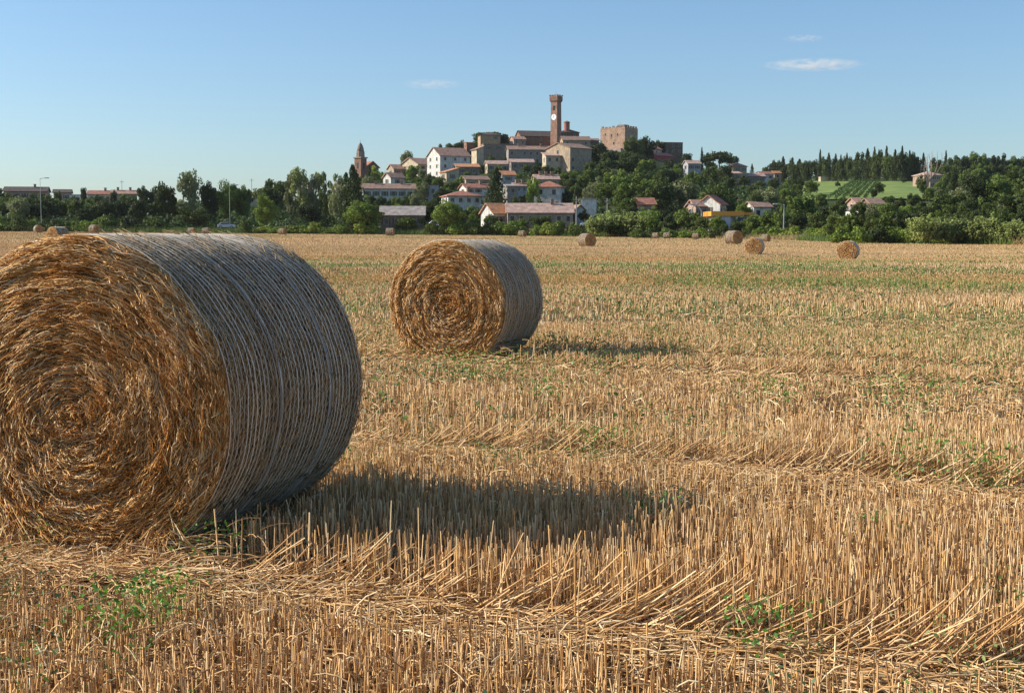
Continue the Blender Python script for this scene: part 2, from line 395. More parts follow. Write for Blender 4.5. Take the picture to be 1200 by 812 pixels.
M_NET = attr_mat('net_cord', .4, spec=.5)
def place_bale(meshes, X, Y, th, label, group='round straw bales in the stubble field', sink=.01, s=1.0, spin=0):
    r = empty('hay_bale', (X, Y, h1(X, Y) - sink), -th); r.scale = (s, s, s)
    tag(r, label, 'hay bale', group)
    for me in meshes:
        o = bpy.data.objects.new(me.name.split('.')[0], me); COL.objects.link(o); o.parent = r
        if spin: o.location = (0, 0, 0)
    return r
b1 = bale_mesh(1, B1['L'], 66000, 26000, .0022, 36, .0031, both=False, fringe=500)
b2 = bale_mesh(2, B2['L'], 21000, 8000, .0034, 30, .0030, both=False, fringe=220, dark=.04)
bf = bale_mesh(3, 1.25, 2600, 900, .011, 18, .007, segs=4)
place_bale(b1, B1['X'], B1['Y'], B1['th'], 'huge round straw bale wrapped in white net filling the left foreground', sink=0, s=1.02)
place_bale(b2, B2['X'], B2['Y'], B2['th'], 'second largest straw bale, on its own in the middle of the stubble')
far = [  # px, bottom py, px height, angle, label
    (995, 305, 23.5, .42, 'small straw bale standing farthest right in the field'),
    (885, 298.5, 20.5, .35, 'straw bale with its coiled face showing, in front of another bale below the orange roof'),
    (688, 289.5, 16.5, -.55, 'lone small straw bale with shaded face in front of the pale reed clump'),
    (860, 286.3, 16.5, -.55, 'straw bale with shaded face and sunlit left side, below the orange roof'),
    (67, 285, 19.5, .5, 'straw bale peeking out behind the upper left rim of the huge bale'),
    (111, 273.6, 13, -1.0, 'pale sunlit bale at the left field edge right of a smaller dark one'),
    (46, 273.2, 9.5, -.6, 'dark far-off bale at the left field edge beside a pale one'),
    (768, 280.0, 7.5, -1.1, 'tiny distant bale, left one of the pair right of the reed clump'),
    (781, 280.0, 7.5, -1.2, 'tiny distant bale, right one of the pair right of the reed clump'),
    (226, 274.6, 8, -1.2, 'tiny pale bale above the big bale, left one of two'),
    (243, 274.8, 8, -1.3, 'tiny pale bale above the big bale, right one of two'),
    (332, 275.4, 8, -1.1, 'tiny whitish bale at the field edge under the bright green tree'),
    (458, 276.6, 9.5, -1.4, 'small pale bale before the long low barn'),
    (612, 278, 8, -1.0, 'tiny pinkish bale before the long low tiled house'),
    (897, 283.5, 9, -.8, 'small bale mostly hidden right of the bale with the coiled face'),
    (815, 280.8, 6.5, -1.2, 'tiny low bale beside the dark red van'),
]
for px, pb, hp, th, lab in far:
    X, Y = ground_at(px, pb, 60); dist_s = hp * Y / F_PX / 1.5
    place_bale(bf, X - .6 * math.sin(th) * dist_s, Y, th, lab, s=max(.75, min(1.15, dist_s)))

# ------------------------------------------------------------------ stubble
ROW = R(-15)      # direction of the drill rows
cr_, sr_ = math.cos(ROW), math.sin(ROW)
def rowco(X, Y): return X * cr_ + Y * sr_, -X * sr_ + Y * cr_     # along, across
# tyre-flattened tracks as lines across = t(along)
_, tA = rowco(np.array([-1.5, .2, 1.75]), np.array([5.45, 4.72, 4.02])); al_, _ = rowco(np.array([-1.5, .2, 1.75]), np.array([5.45, 4.72, 4.02]))
slopeA = (tA[2] - tA[0]) / (al_[2] - al_[0])
def track(X, Y):
    """distance in metres (signed, + = beyond) from the nearest flattened track"""
    al, ac = rowco(X, Y)
    d = []
    for o in (0, 1.75 + 1.6, 9.0, 10.8, 19, 20.8, 34, 36):
        d.append(ac - (tA[0] + slopeA * (al - al_[0]) + o + .06 * np.sin(al * 1.3 + o)))
    d = np.array(d); k = np.abs(d).argmin(0)
    return np.take_along_axis(d, k[None], 0)[0], k
def under_bale(X, Y, pad=.0):
    m = np.zeros(X.shape, bool)
    for B in (B1, B2):
        ax = np.array([math.sin(B['th']), math.cos(B['th'])]); tx = np.array([math.cos(B['th']), -math.sin(B['th'])])
        dx = X - B['X']; dy = Y - B['Y']; l = dx * ax[0] + dy * ax[1]; t = dx * tx[0] + dy * tx[1]
        m |= (l > -.02 - pad) & (l < B['L'] + .02 + pad) & (np.abs(t) < .42 + pad)
    return m
SV = []; SF = []; SC = []; soff = 0
def spush(P, r, c, S=3):
    global soff
    V, q, per = tubes(P, r, S); SV.append(V); SF.append(q + soff); SC.append(np.repeat(c, per, axis=0)); soff += len(V)
SPAL = np.array([[.72, .53, .29], [.62, .42, .20], [.78, .62, .38], [.52, .33, .15], [.30, .18, .08], [.66, .45, .21], [.84, .70, .46]])
SPAL = np.minimum(SPAL * [1.14, 1.03, .94], .9)
SPW = [.20, .19, .15, .15, .14, .10, .07]
def scatter(Y0, Y1, dens, margin=2.0):
    A = (.43 * (Y1 ** 2 - Y0 ** 2) + 2 * margin * (Y1 - Y0)) ; n = int(A * dens)
    y = np.sqrt(rng.random(n) * (Y1 ** 2 - Y0 ** 2) + Y0 ** 2); x = (rng.random(n) * 2 - 1) * (.43 * y + margin)
    return x, y
def lip_(d): return (d > -.10) & (d < .13)
def stubble(Y0, Y1, dens, rad, hgt, K=2, rows=.14, jit=.028, green_scale=1.0, S=3):
    x, y = scatter(Y0, Y1, dens)
    al, ac = rowco(x, y)
    ac = np.round(ac / rows) * rows + rng.normal(0, jit, len(x)) + .03 * np.sin(al * .9); 
    # plants tiller in small tufts along the row
    if rad < .006: al = al + (np.round(al / .045) * .045 - al) * .6
    x = al * cr_ - ac * sr_; y = al * sr_ + ac * cr_
    d, kk = track(x, y); u = under_bale(x, y); keep = ~u & (y > Y0 * .9)
    patch = fbm(x * .9 + 3, y * .9, 2)
    keep &= rng.random(len(x)) < np.clip(.55 + (patch - .3) * 1.9, .35, 1)
    intrack = (np.abs(d) < .22)
    keep &= ~((np.abs(d + .16) < .20) & (rng.random(len(x)) < .90))
    x, y, d, patch, intrack = x[keep], y[keep], d[keep], patch[keep], intrack[keep]; n = len(x)
    hh = hgt * rng.uniform(.62, 1.08, n) * (1 + .35 * (fbm(x * .5, y * .7 + 30, 2) - .5))
    hh = hh * np.where(d < 0, .64, 1.08) * np.where(lip_(d), 1.6, 1)
    hh = np.where(rng.random(n) < .12, hh * rng.uniform(.3, .7, n), hh)
    for B in (B1, B2):
        ax_ = (x - B['X']) * math.sin(B['th']) + (y - B['Y']) * math.cos(B['th']); tx_ = (x - B['X']) * math.cos(B['th']) - (y - B['Y']) * math.sin(B['th'])
        fr = (ax_ > -.9) & (ax_ < B['L'] + .1) & (tx_ > -1.1) & (tx_ < .75); hh = np.where(fr, hh * np.where(ax_ < 0, .16 + .6 * np.clip(-ax_ / .9, 0, 1), .5), hh)
    az = rng.random(n) * 6.28; tl = np.abs(rng.normal(0, .10, n)) + (rng.random(n) < .08) * rng.uniform(.2, .9, n)
    lean_x = np.cos(az) * tl; lean_y = np.sin(az) * tl
    # bent over to the right at the near lip of each track
    lip = (d > -.10) & (d < .13); st = np.where(lip, rng.uniform(.9, 2.3, n) * (rng.random(n) < .9), 0)
    lean_x = lean_x + st * .95; lean_y = lean_y - st * .12 + np.where(lip, rng.normal(0, .25, n), 0)
    D = np.stack([lean_x, lean_y, np.ones(n)], -1); D /= np.linalg.norm(D, axis=1, keepdims=True)
    z = H(x, y) + (vnoise(x * 1.3, y * 1.3) - .5) * .035 - .01
    base = np.stack([x, y, z], -1); s = np.linspace(0, 1, K)[None, :, None]
    P = base[:, None, :] + D[:, None, :] * (hh[:, None, None] * s)
    if K > 2:
        P = P + (s * (1 - s)) * hh[:, None, None] * rng.normal(0, .06, (n, 1, 3)); 
    r = rad * rng.uniform(.6, 1.35, (n, 1)) * np.where(lip[:, None], 1.2, 1) * np.linspace(1, .85, K)[None, :]
    k = rng.choice(len(SPAL), n, p=SPW); c = SPAL[k] * rng.uniform(.8, 1.12, (n, 1))
    g, o = band_tint(x, y); gm = rng.random(n) < g * (.5 + .25 * (y > 30)) * green_scale
    fk = np.clip((y - 25) / 45, 0, .75)[:, None]
    c = c * (1 - fk) + np.array([.60, .42, .22]) * fk * rng.uniform(.85, 1.1, (n, 1))
    c = c * (1 - .30 * o[:, None] * np.array([.15, .6, 1.1])) * (1 - .22 * fk * (vnoise((y + .17 * x) * .55, x * .02) > .6)[:, None])
    c[gm] = np.array([.20, .24, .07]) * rng.uniform(.7, 1.6, (gm.sum(), 1))
    spush(P, r, c, S)
stubble(3.0, 9.0, 1300, .0029, .23, K=3)
stubble(9.0, 20, 620, .0040, .165)
stubble(20, 48, 130, .0078, .15, jit=.04)
stubble(48, 130, 22, .018, .13, rows=.6, jit=.2)
stubble(130, 285, 3.2, .036, .13, rows=1.2, jit=.5)
# dry leaf sheaths: wide, thin, curled shreds on the stalks
def shreds(Y0, Y1, dens, w, ln):
    x, y = scatter(Y0, Y1, dens); k = ~under_bale(x, y); x, y = x[k], y[k]; n = len(x)
    az = rng.random(n) * 6.28; s = np.linspace(0, 1, 4)[None, :]; l = ln * rng.uniform(.5, 1.3, (n, 1)); z0 = rng.uniform(.0, .15, (n, 1)); up = rng.uniform(-.4, 1.0, (n, 1))
    X = x[:, None] + np.cos(az)[:, None] * l * s; Y = y[:, None] + np.sin(az)[:, None] * l * s
    Z = H(x, y)[:, None] + z0 + l * (up * s - 1.1 * s * s * rng.uniform(.2, 1, (n, 1)))
    Z = np.maximum(Z, H(x, y)[:, None] + .004)
    spush(np.stack([X, Y, Z], -1), w * rng.uniform(.5, 1.4, (n, 1)) * np.array([[1, 1, .8, .3]]), SPAL[rng.choice(len(SPAL), n, p=SPW)] * rng.uniform(.7, 1.1, (n, 1)))
shreds(3.0, 9.0, 260, .0028, .10); shreds(9, 20, 80, .0045, .12)
# loose straw on the ground, thicker along the tracks and under the bale rims
def loose(n, Y0, Y1, w, near_track):
    x, y = scatter(Y0, Y1, 1); rep = int(n / max(1, len(x))) + 1
    x = np.concatenate([scatter(Y0, Y1, 1)[0] * 0 + scatter(Y0, Y1, 1)[0][:] for _ in range(1)]) if False else None
    y = np.sqrt(rng.random(n) * (Y1 ** 2 - Y0 ** 2) + Y0 ** 2); x = (rng.random(n) * 2 - 1) * (.43 * y + 1)
    if near_track:
        d, _ = track(x, y); k = np.abs(d + .05) < .26; x, y = x[k], y[k]
    k = ~under_bale(x, y, -.1); x, y = x[k], y[k]
    n = len(x); az = rng.normal(-.15 if near_track else 0, .55, n) if near_track else rng.random(n) * 6.28
    l = rng.uniform(.08, .30, n)[:, None]; s = np.linspace(0, 1, 4)[None, :]; rise = np.abs(rng.normal(0, .14, n))[:, None] + (.18 * near_track)
    X = x[:, None] + np.cos(az)[:, None] * l * s; Y = y[:, None] + np.sin(az)[:, None] * l * s
    Z = H(x, y)[:, None] + rng.uniform(.005, .05, n)[:, None] + l * (rise * s - .25 * s * s)
    Z = np.maximum(Z, H(x, y)[:, None] + .004)
    c = SPAL[rng.choice(len(SPAL), n, p=SPW)] * rng.uniform(.85, 1.15, (n, 1))
    spush(np.stack([X, Y, Z], -1), w * rng.uniform(.6, 1.3, (n, 1)) * np.ones((1, 4)), c)
loose(15000, 3.0, 9, .0026, False); loose(30000, 3.0, 9, .0027, True); loose(16000, 9, 22, .0042, False); loose(36000, 9, 24, .0045, True)
# skirt of straw dropped in front of the two near bales
for B, nn, w in ((B1, 3600, .0028), (B2, 1500, .0045)):
    t = rng.normal(0, .34, nn); d = -np.abs(rng.normal(0, .12, nn)) - .01
    x = B['X'] + t * math.cos(B['th']) + d * math.sin(B['th']); y = B['Y'] - t * math.sin(B['th']) + d * math.cos(B['th'])
    z = np.maximum(.0, (.16 + .6 * np.abs(t) ** 1.5) * np.exp(-np.abs(d) / .09)) * rng.random(nn) * .5
    az = rng.normal(0, .8, nn) + np.where(rng.random(nn) < .5, 0, np.pi); l = rng.uniform(.08, .28, nn)[:, None]; s = np.linspace(-.5, .5, 4)[None, :]
    P = np.stack([x[:, None] + np.cos(az)[:, None] * l * s, y[:, None] + .5 * np.sin(az)[:, None] * l * s, z[:, None] + .02 + l * s * rng.normal(0, .25, (nn, 1)) - .3 * l * s * s], -1)
    P[..., 2] = np.maximum(P[..., 2], .006)
    spush(P, w * rng.uniform(.6, 1.3, (nn, 1)) * np.ones((1, 4)), SPAL[rng.choice(len(SPAL), nn, p=SPW)])
stub = mesh_np('stubble', np.concatenate(SV), np.concatenate(SF), M_STRAW, np.concatenate(SC))
tag(stub, 'golden cut wheat stubble and loose straw covering the field', 'stubble', kind='stuff')

# ------------------------------------------------------------------ weeds in the stubble
WV = []; WC = []
def leaves(cen, size, col, aspect=.45, up=.5, g=rng):
    n = len(cen); a = g.random(n) * 6.28; t = np.stack([np.cos(a), np.sin(a), g.normal(up, .5, n)], -1); t /= np.linalg.norm(t, axis=1, keepdims=True)
    b = np.cross(t, g.normal(size=(n, 3)) + [0, 0, 1.2]); b /= np.linalg.norm(b, axis=1, keepdims=True) + 1e-9
    sz = size[:, None]; V = np.stack([cen, cen + t * sz * .5 + b * sz * aspect * .5, cen + t * sz, cen + t * sz * .5 - b * sz * aspect * .5], 1)
    return V, np.repeat(col, 4, axis=0)
def weeds(n, Y0, Y1, nl, sz, spread, hgt):
    y = np.sqrt(rng.random(n * 6) * (Y1 ** 2 - Y0 ** 2) + Y0 ** 2); x = (rng.random(n * 6) * 2 - 1) * (.43 * y + 1)
    p = fbm(x * .35 + 11, y * .6 + 2, 2) + .12 * (y > 9); k = (p > .54) & ~under_bale(x, y); x, y = x[k][:n], y[k][:n]; n = len(x)
    sc_ = rng.uniform(.4, 1.5, n); cx = np.repeat(x, nl); cy = np.repeat(y, nl); ss = np.repeat(sc_, nl); m = n * nl
    c = np.stack([cx + rng.normal(0, spread, m) * ss, cy + rng.normal(0, spread, m) * ss, H(cx, cy) + .01 + rng.random(m) ** .8 * hgt * ss], -1)
    base = np.array([[.10, .19, .045], [.13, .23, .06], [.08, .15, .06], [.20, .25, .08]])[rng.integers(0, 4, n)]
    V, C = leaves(c, sz * ss * rng.uniform(.5, 1.3, m), np.repeat(base, nl, axis=0) * rng.uniform(.6, 1.4, (m, 1)), .5)
    WV.append(V.reshape(-1, 3)); WC.append(C)
weeds(420, 3.2, 9, 42, .015, .04, .16); weeds(1500, 9, 22, 28, .030, .10, .19); weeds(2200, 22, 55, 18, .055, .3, .17); weeds(500, 55, 110, 14, .11, .7, .2)
# hand-placed clumps the photo shows near the camera
for px, py, s in ((165, 735, .8), (180, 720, .7), (1085, 560, 1.4), (1165, 575, 1.2), (905, 775, .9), (1070, 485, 1.6), (710, 530, .9), (905, 470, 1.2), (240, 665, .9), (560, 440, 1.3), (130, 760, .9), (1040, 640, .7), (640, 470, 1.0), (760, 620, .8)):
    Y = EYE * F_PX / (py + 12 - HOR); X = (px - 600) / F_PX * Y; n = int(260 * s); sp = .055 + .004 * Y
    c = np.stack([X + rng.normal(0, sp * s * 1.6, n), Y + rng.normal(0, sp * s, n), .02 + rng.random(n) * .24 * s], -1)
    V, C = leaves(c, (.015 + .0014 * Y) * rng.uniform(.6, 1.4, n), np.array([.12, .25, .045]) * rng.uniform(.6, 1.6, (n, 1)), .55); WV.append(V.reshape(-1, 3)); WC.append(C)
WV = np.concatenate(WV); WC = np.concatenate(WC)
wd = mesh_np('weeds', WV, np.arange(len(WV)).reshape(-1, 4), M_WEED, WC)
tag(wd, 'green weeds sprouting through the stubble', 'weeds', kind='stuff')
# rough dry grass along the far edge of the field
n = 42000; pu = rng.uniform(-250, 1450, n); Ye, _ = edge(pu); y = Ye + np.abs(rng.normal(0, 4.5, n)); x = (pu - 600) / F_PX * y
hh = rng.uniform(.4, 1.3, n) * (.5 + fbm(x * .12, y * .1, 2)); lean = rng.normal(0, .35, (n, 2)); s = np.linspace(0, 1, 3)[None, :]
P = np.stack([x[:, None] + lean[:, :1] * hh[:, None] * s, y[:, None] + lean[:, 1:] * hh[:, None] * s, H(x, y)[:, None] + hh[:, None] * s], -1)
gg = (fbm(x * .07 + 50, y * .05, 2) > .5)[:, None]; c = np.where(gg, np.array([.17, .24, .06]), np.array([.50, .38, .18])) * rng.uniform(.6, 1.3, (n, 1))
V, q, per = tubes(P, rng.uniform(.02, .05, (n, 1)) * np.array([[1, .8, .2]]))
ve = mesh_np('verge_grass', V, q, M_STRAW, np.repeat(c, per, axis=0)); tag(ve, 'rough tan and green grass along the far edge of the field', 'grass', kind='stuff')

# ------------------------------------------------------------------ road behind the field edge
m, nt, bs = mat_new('road_asphalt'); L(nt, ramp(nt, noise(nt, .8, 6), [(.3, (.10, .095, .09)), (.7, (.17, .16, .15))]), bs.inputs['Base Color']); bs.inputs['Roughness'].default_value = .9
V = []; us = np.linspace(-300, 1500, 240)
for u_ in us:
    Ye, _ = edge(u_)
    for o_ in (13, 18.5):
        Y = float(Ye) + o_; X = (u_ - 600) / F_PX * Y; V.append((X, Y, h1(X, Ye + 16) + .25))
road = mesh_np('road', V, [(2 * i, 2 * i + 2, 2 * i + 3, 2 * i + 1) for i in range(len(us) - 1)], m); tag(road, kind='structure')

# ------------------------------------------------------------------ buildings
W = dict(white=(.72, .70, .65), cream=(.60, .49, .34), beige=(.46, .35, .24), pink=(.48, .32, .25), brick=(.34, .17, .11), stone=(.27, .22, .175), grey=(.33, .295, .26),
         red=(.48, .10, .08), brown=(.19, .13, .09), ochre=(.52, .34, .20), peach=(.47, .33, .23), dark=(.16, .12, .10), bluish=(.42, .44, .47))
RF = dict(tile=(.47, .27, .19), pinktile=(.56, .37, .29), oldtile=(.35, .215, .155), dark=(.11, .075, .06), grey=(.40, .34, .30), redtile=(.42, .17, .11), orange=(.58, .26, .12))
KEEP = []   # picture boxes (x0, y0, x1, y1, Y) that trees in front must leave clear
LANDMARK = []
def roof_parts(root, rt, w, d, h, rh, rmat, ov=.45, lx=0):
    mb = MB(); t = .22
    if rt == 'gx':
        mb.slab([(-w / 2 - ov, -ov, h - rh * ov / (d / 2)), (w / 2 + ov, -ov, h - rh * ov / (d / 2)), (w / 2 + ov, d / 2, h + rh), (-w / 2 - ov, d / 2, h + rh)], -t)
        mb.slab([(w / 2 + ov, d + ov, h - rh * ov / (d / 2)), (-w / 2 - ov, d + ov, h - rh * ov / (d / 2)), (-w / 2 - ov, d / 2, h + rh), (w / 2 + ov, d / 2, h + rh)], -t)
    elif rt == 'gy':
        k = rh * ov / (w / 2)
        mb.slab([(-w / 2 - ov, d + ov, h - k), (-w / 2 - ov, -ov, h - k), (0, -ov, h + rh), (0, d + ov, h + rh)], -t)
        mb.slab([(w / 2 + ov, -ov, h - k), (w / 2 + ov, d + ov, h - k), (0, d + ov, h + rh), (0, -ov, h + rh)], -t)
    elif rt == 'hip':
        ins = min(w, d) / 2 * .98
        a, b, c, e = (-w / 2 - ov, -ov, h), (w / 2 + ov, -ov, h), (w / 2 + ov, d + ov, h), (-w / 2 - ov, d + ov, h)
        if w >= d: r1, r2 = (-w / 2 + ins, d / 2, h + rh), (w / 2 - ins, d / 2, h + rh); fs = [(0, 1, 5, 4), (1, 2, 5), (2, 3, 4, 5), (3, 0, 4)]
        else: r1, r2 = (0, ins, h + rh), (0, d - ins, h + rh); fs = [(0, 1, 4), (1, 2, 5, 4), (2, 3, 5), (3, 0, 4, 5)]
        lo = [(p[0], p[1], p[2] - .2) for p in (a, b, c, e)]
        mb.add([a, b, c, e, r1, r2] + lo, fs + [(0, 6, 7, 1), (1, 7, 8, 2), (2, 8, 9, 3), (3, 9, 6, 0), (9, 8, 7, 6)])
    elif rt == 'lean':   # low at the front, high at the back
        mb.slab([(-w / 2 - ov, -ov, h - .1), (w / 2 + ov, -ov, h - .1), (w / 2 + ov, d + ov, h + rh), (-w / 2 - ov, d + ov, h + rh)], -t)
    elif rt == 'leanx':  # low on the left, high on the right
        mb.slab([(-w / 2 - ov, d + ov, h - .1), (-w / 2 - ov, -ov, h - .1), (w / 2 + ov, -ov, h + rh), (w / 2 + ov, d + ov, h + rh)], -t)
    else:
        mb.box(-w / 2 - .12, w / 2 + .12, -.12, d + .12, h + .003, h + .28)
    return mb.build('roof', rmat, root)
SHUT = [None]
def add_window(root, x, z, ww, wh, side='front', w=0, arch=False):
    fm = MB(); t = .09
    def ring(f):   # frame as four bars around the opening, plus sill
        f.box(x - ww / 2 - t, x - ww / 2, -.07, -.002, z, z + wh); f.box(x + ww / 2, x + ww / 2 + t, -.07, -.002, z, z + wh)
        f.box(x - ww / 2 - t, x + ww / 2 + t, -.07, -.002, z + wh, z + wh + t); f.box(x - ww / 2 - t - .08, x + ww / 2 + t + .08, -.14, -.002, z - t, z)
    ring(fm); pm = MB().box(x - ww / 2, x + ww / 2, -.03, -.002, z, z + wh)
    if side == 'left':
        for mbb in (fm, pm): mbb.v = [(-w / 2 + v[1], -v[0], v[2]) for v in mbb.v]
    elif side == 'right':
        for mbb in (fm, pm): mbb.v = [(w / 2 - v[1], v[0], v[2]) for v in mbb.v]
    fr = fm.build('window', M_STONE, root); pm.build('pane', M_GLASS, fr)
    if SHUT[0]:
        for q0, q1 in ((x - ww / 2 - t - .42, x - ww / 2 - t - .01), (x + ww / 2 + t + .01, x + ww / 2 + t + .42)):
            shm = MB().box(q0, q1, -.055, -.002, z, z + wh)
            if side == 'left': shm.v = [(-w / 2 + v[1], -v[0], v[2]) for v in shm.v]
            elif side == 'right': shm.v = [(w / 2 - v[1], v[0], v[2]) for v in shm.v]
            shm.build('shutter', SHUT[0], fr)
    return fr
def building(name, label, lm, px, pb, pe, wpx, depth, rot, rt, rh, wc, rc, floors=2, cols=2, side=1, chim=0, keep=True, door=False, cat='house', group=None, brick=False, Yset=None, eave=.45, keepbox=None, ws=1.0):
    X, Y = ground_at(px, pb)
    if Yset: Y = Yset; X = (px - 600) / F_PX * Y
    g = h1(X, Y); h = zpx(pe, Y) - g; w = wpx * Y / F_PX / max(.3, math.cos(R(rot)))
    r = empty(name, (X, Y, g), R(rot)); tag(r, label, cat, group)
    wm = wall_mat('wall_' + wc + ('_brick' if brick else ''), W[wc], brick=brick); rm = roof_mat('roof_' + rc, RF[rc])
    mb = MB(); b = -3
    if rt == 'gx': mb.add([(-w/2,0,b),(w/2,0,b),(w/2,d_(depth),b),(-w/2,depth,b),(-w/2,0,h),(w/2,0,h),(w/2,depth,h),(-w/2,depth,h),(-w/2,depth/2,h+rh),(w/2,depth/2,h+rh)], [(0,1,5,4),(1,2,6,9,5),(2,3,7,6),(3,0,4,8,7)])
    elif rt == 'gy': mb.add([(-w/2,0,b),(w/2,0,b),(w/2,depth,b),(-w/2,depth,b),(-w/2,0,h),(w/2,0,h),(w/2,depth,h),(-w/2,depth,h),(0,0,h+rh),(0,depth,h+rh)], [(0,1,5,8,4),(1,2,6,5),(2,3,7,9,6),(3,0,4,7)])
    elif rt == 'lean': mb.add([(-w/2,0,b),(w/2,0,b),(w/2,depth,b),(-w/2,depth,b),(-w/2,0,h),(w/2,0,h),(w/2,depth,h+rh),(-w/2,depth,h+rh)], [(0,1,5,4),(1,2,6,5),(2,3,7,6),(3,0,4,7)])
    elif rt == 'leanx': mb.add([(-w/2,0,b),(w/2,0,b),(w/2,depth,b),(-w/2,depth,b),(-w/2,0,h),(w/2,0,h+rh),(w/2,depth,h+rh),(-w/2,depth,h)], [(0,1,5,4),(1,2,6,5),(2,3,7,6),(3,0,4,7)])
    else: mb.box(-w / 2, w / 2, 0, depth, b, h)
    mb.build('wall', wm, r)
    rf = roof_parts(r, rt, w, depth, h, rh, rm, eave)
    for i in range(chim):
        cx = w * (-.25 + .5 * i / max(1, chim - 1)) if chim > 1 else w * .2
        c = MB(); cy = depth * .42; zt = h + rh + .9; c.box(cx - .35, cx + .35, cy - .3, cy + .3, h + rh * .35, zt); c.box(cx - .45, cx + .45, cy - .4, cy + .4, zt, zt + .18); c.build('chimney', wall_mat('chimney_brick', (.42, .25, .18)), rf)
    SHUT[0] = random.choice([None, plain_mat('shutter_brown', (.13, .07, .04)), plain_mat('shutter_green', (.05, .09, .06))]) if w / max(1, cols) > 2.3 else None
    vis = min(h, 3.0 * floors); fh = vis / max(1, floors)
    for f in range(floors):
        z = h - vis + f * fh + fh * .32
        for c in range(cols):
            x = -w / 2 + (c + .5) * w / cols
            if f == 0 and door and c == cols // 2: continue
            add_window(r, x, z, min(.95 * ws, w / cols * .42), fh * .42) if random.random() < .85 else None
        for c in range(side):
            yv = (c + .5) * depth / side
            sd = 'left' if rot >= 0 else 'right'
            add_window(r, -yv if sd == 'left' else yv, z, min(1.1 * ws, depth / side * .45), fh * .46, sd, w)
    if door:
        dm = MB().box(-.55 + w / 2 / cols * (cols % 2 == 0), .55 + w / 2 / cols * (cols % 2 == 0), -.06, -.002, max(0, h - vis), max(0, h - vis) + 2.1); dm.build('door', M_TIMBER, r)
    k = keepbox or (px - wpx / 2 - 2, pe - 3, px + wpx / 2 + 2, min(pb, pe + 9), Y)
    if keep: KEEP.append((*k[:4], Y))
    if lm: LANDMARK.append((px, (pe + pb) / 2, lm))
    return r, w, h, X, Y
def d_(x): return x

bl = building
# left skyline
bl('long_house', 'long low house with dark roof at the far left on the skyline', 'dark-roofed house at the far left', 33, 242, 225, 46, 9, 12, 'gx', 1.6, 'pink', 'dark', 1, 5, 1, chim=1)
bl('house', 'small pale house with dark roof, second building from the left edge', 'small pale house near the left edge', 76, 243, 226.5, 18, 7, 15, 'gx', 1.1, 'beige', 'dark', 1, 2)
bl('house', 'flat pale grey house left of the row of red roofs', 'flat pale grey house', 95, 243, 229.5, 20, 8, 10, 'flat', 0, 'white', 'grey', 1, 3)
bl('row_house', 'pale house under a red roof with one chimney on the left skyline', 'red-roofed row house', 120, 243, 228.5, 26, 8, 12, 'gx', 1.3, 'white', 'redtile', 1, 3, chim=1)
bl('row_house', 'house with brown-red roof and two chimneys on the left skyline', 'brown-roofed house with two chimneys', 148, 243, 228, 27, 8, 14, 'gx', 1.3, 'beige', 'tile', 1, 3, chim=2)
bl('house', 'cream house with a low red roof standing alone on the left skyline', 'cream house on the left skyline', 196, 246, 224.5, 13, 6, 25, 'hip', 1.5, 'cream', 'redtile', 1, 1, 1)
bl('house', 'small red roof peeping out between the trees left of the poplars', 'small red roof between the trees', 297, 248, 230, 16, 6, 15, 'hip', 1.4, 'cream', 'redtile', 1, 1)
bl('house', 'pinkish house half hidden behind the pale poplars', 'pinkish house behind the poplars', 361, 242, 222, 14, 6, 20, 'gx', 1.5, 'pink', 'pinktile', 2, 2)
bl('house', 'small house with pale pink roof left of the church tower', 'pale pink roof left of the church tower', 403, 235, 221, 12, 6, 20, 'gx', 1.6, 'cream', 'pinktile', 1, 1)
# church tower on the left with stepped cupola
X, Y = ground_at(424, 214, 300); g = h1(X, Y)
r = empty('church_tower', (X, Y, g), R(55)); tag(r, 'slim brick church tower with a rounded pointed top, apart on the left slope', 'tower')
mp = Y / F_PX; w = 10.0 * mp; z1 = zpx(187, Y) - g; z2 = zpx(179.5, Y) - g; z3 = zpx(171, Y) - g; z4 = zpx(165.5, Y) - g
BK = wall_mat('tower_brick', (.36, .20, .14), brick=True)
MB().box(-w / 2, w / 2, -w / 2, w / 2, -3, z1).build('wall', BK, r)
MB().box(-w / 2 - .35, w / 2 + .35, -w / 2 - .35, w / 2 + .35, z1 + .003, z1 + .5).build('cornice', wall_mat('tower_cornice', (.38, .28, .22)), r)
MB().lathe([(w * .52, z1 + .5), (w * .50, z2), (w * .46, z2 + .3)], 8, sq=True).build('drum', wall_mat('tower_drum', (.33, .24, .19)), r)
cu = MB().lathe([(w * .42, z2 + .3), (w * .40, z2 + 1.2), (w * .33, (z2 + z3) / 2 + .5), (w * .22, z3), (w * .07, z3 + .6), (.03, z3 + .9)], 12).build('cupola', wall_mat('tower_cupola', (.27, .22, .19)), r, True)
MB().bar((0, 0, z3 + .8), (0, 0, z4), .09).build('spike', M_STEEL, cu)
for sd, (dx, dy) in enumerate(((0, -1), (-1, 0), (1, 0))):
    zb = z1 - 4.2; mb = MB()
    if dx == 0: mb.box(-.55, .55, -w / 2 - .04, -w / 2 - .002, zb, zb + 2.4)
    elif dx < 0: mb.box(-w / 2 - .04, -w / 2 - .002, -.55, .55, zb, zb + 2.4)
    else: mb.box(w / 2 + .002, w / 2 + .04, -.55, .55, zb, zb + 2.4)
    mb.build('belfry_opening', M_GLASS, r)
KEEP.append((416, 164, 433, 200, Y)); LANDMARK.append((424, 180, 'church tower on the left'))
bl('church', 'low church building with red roof just right of the slim brick tower', 'church roof beside the slim tower', 438, 214, 197, 13, 10, 35, 'gy', 2.3, 'brick', 'redtile', 1, 1)
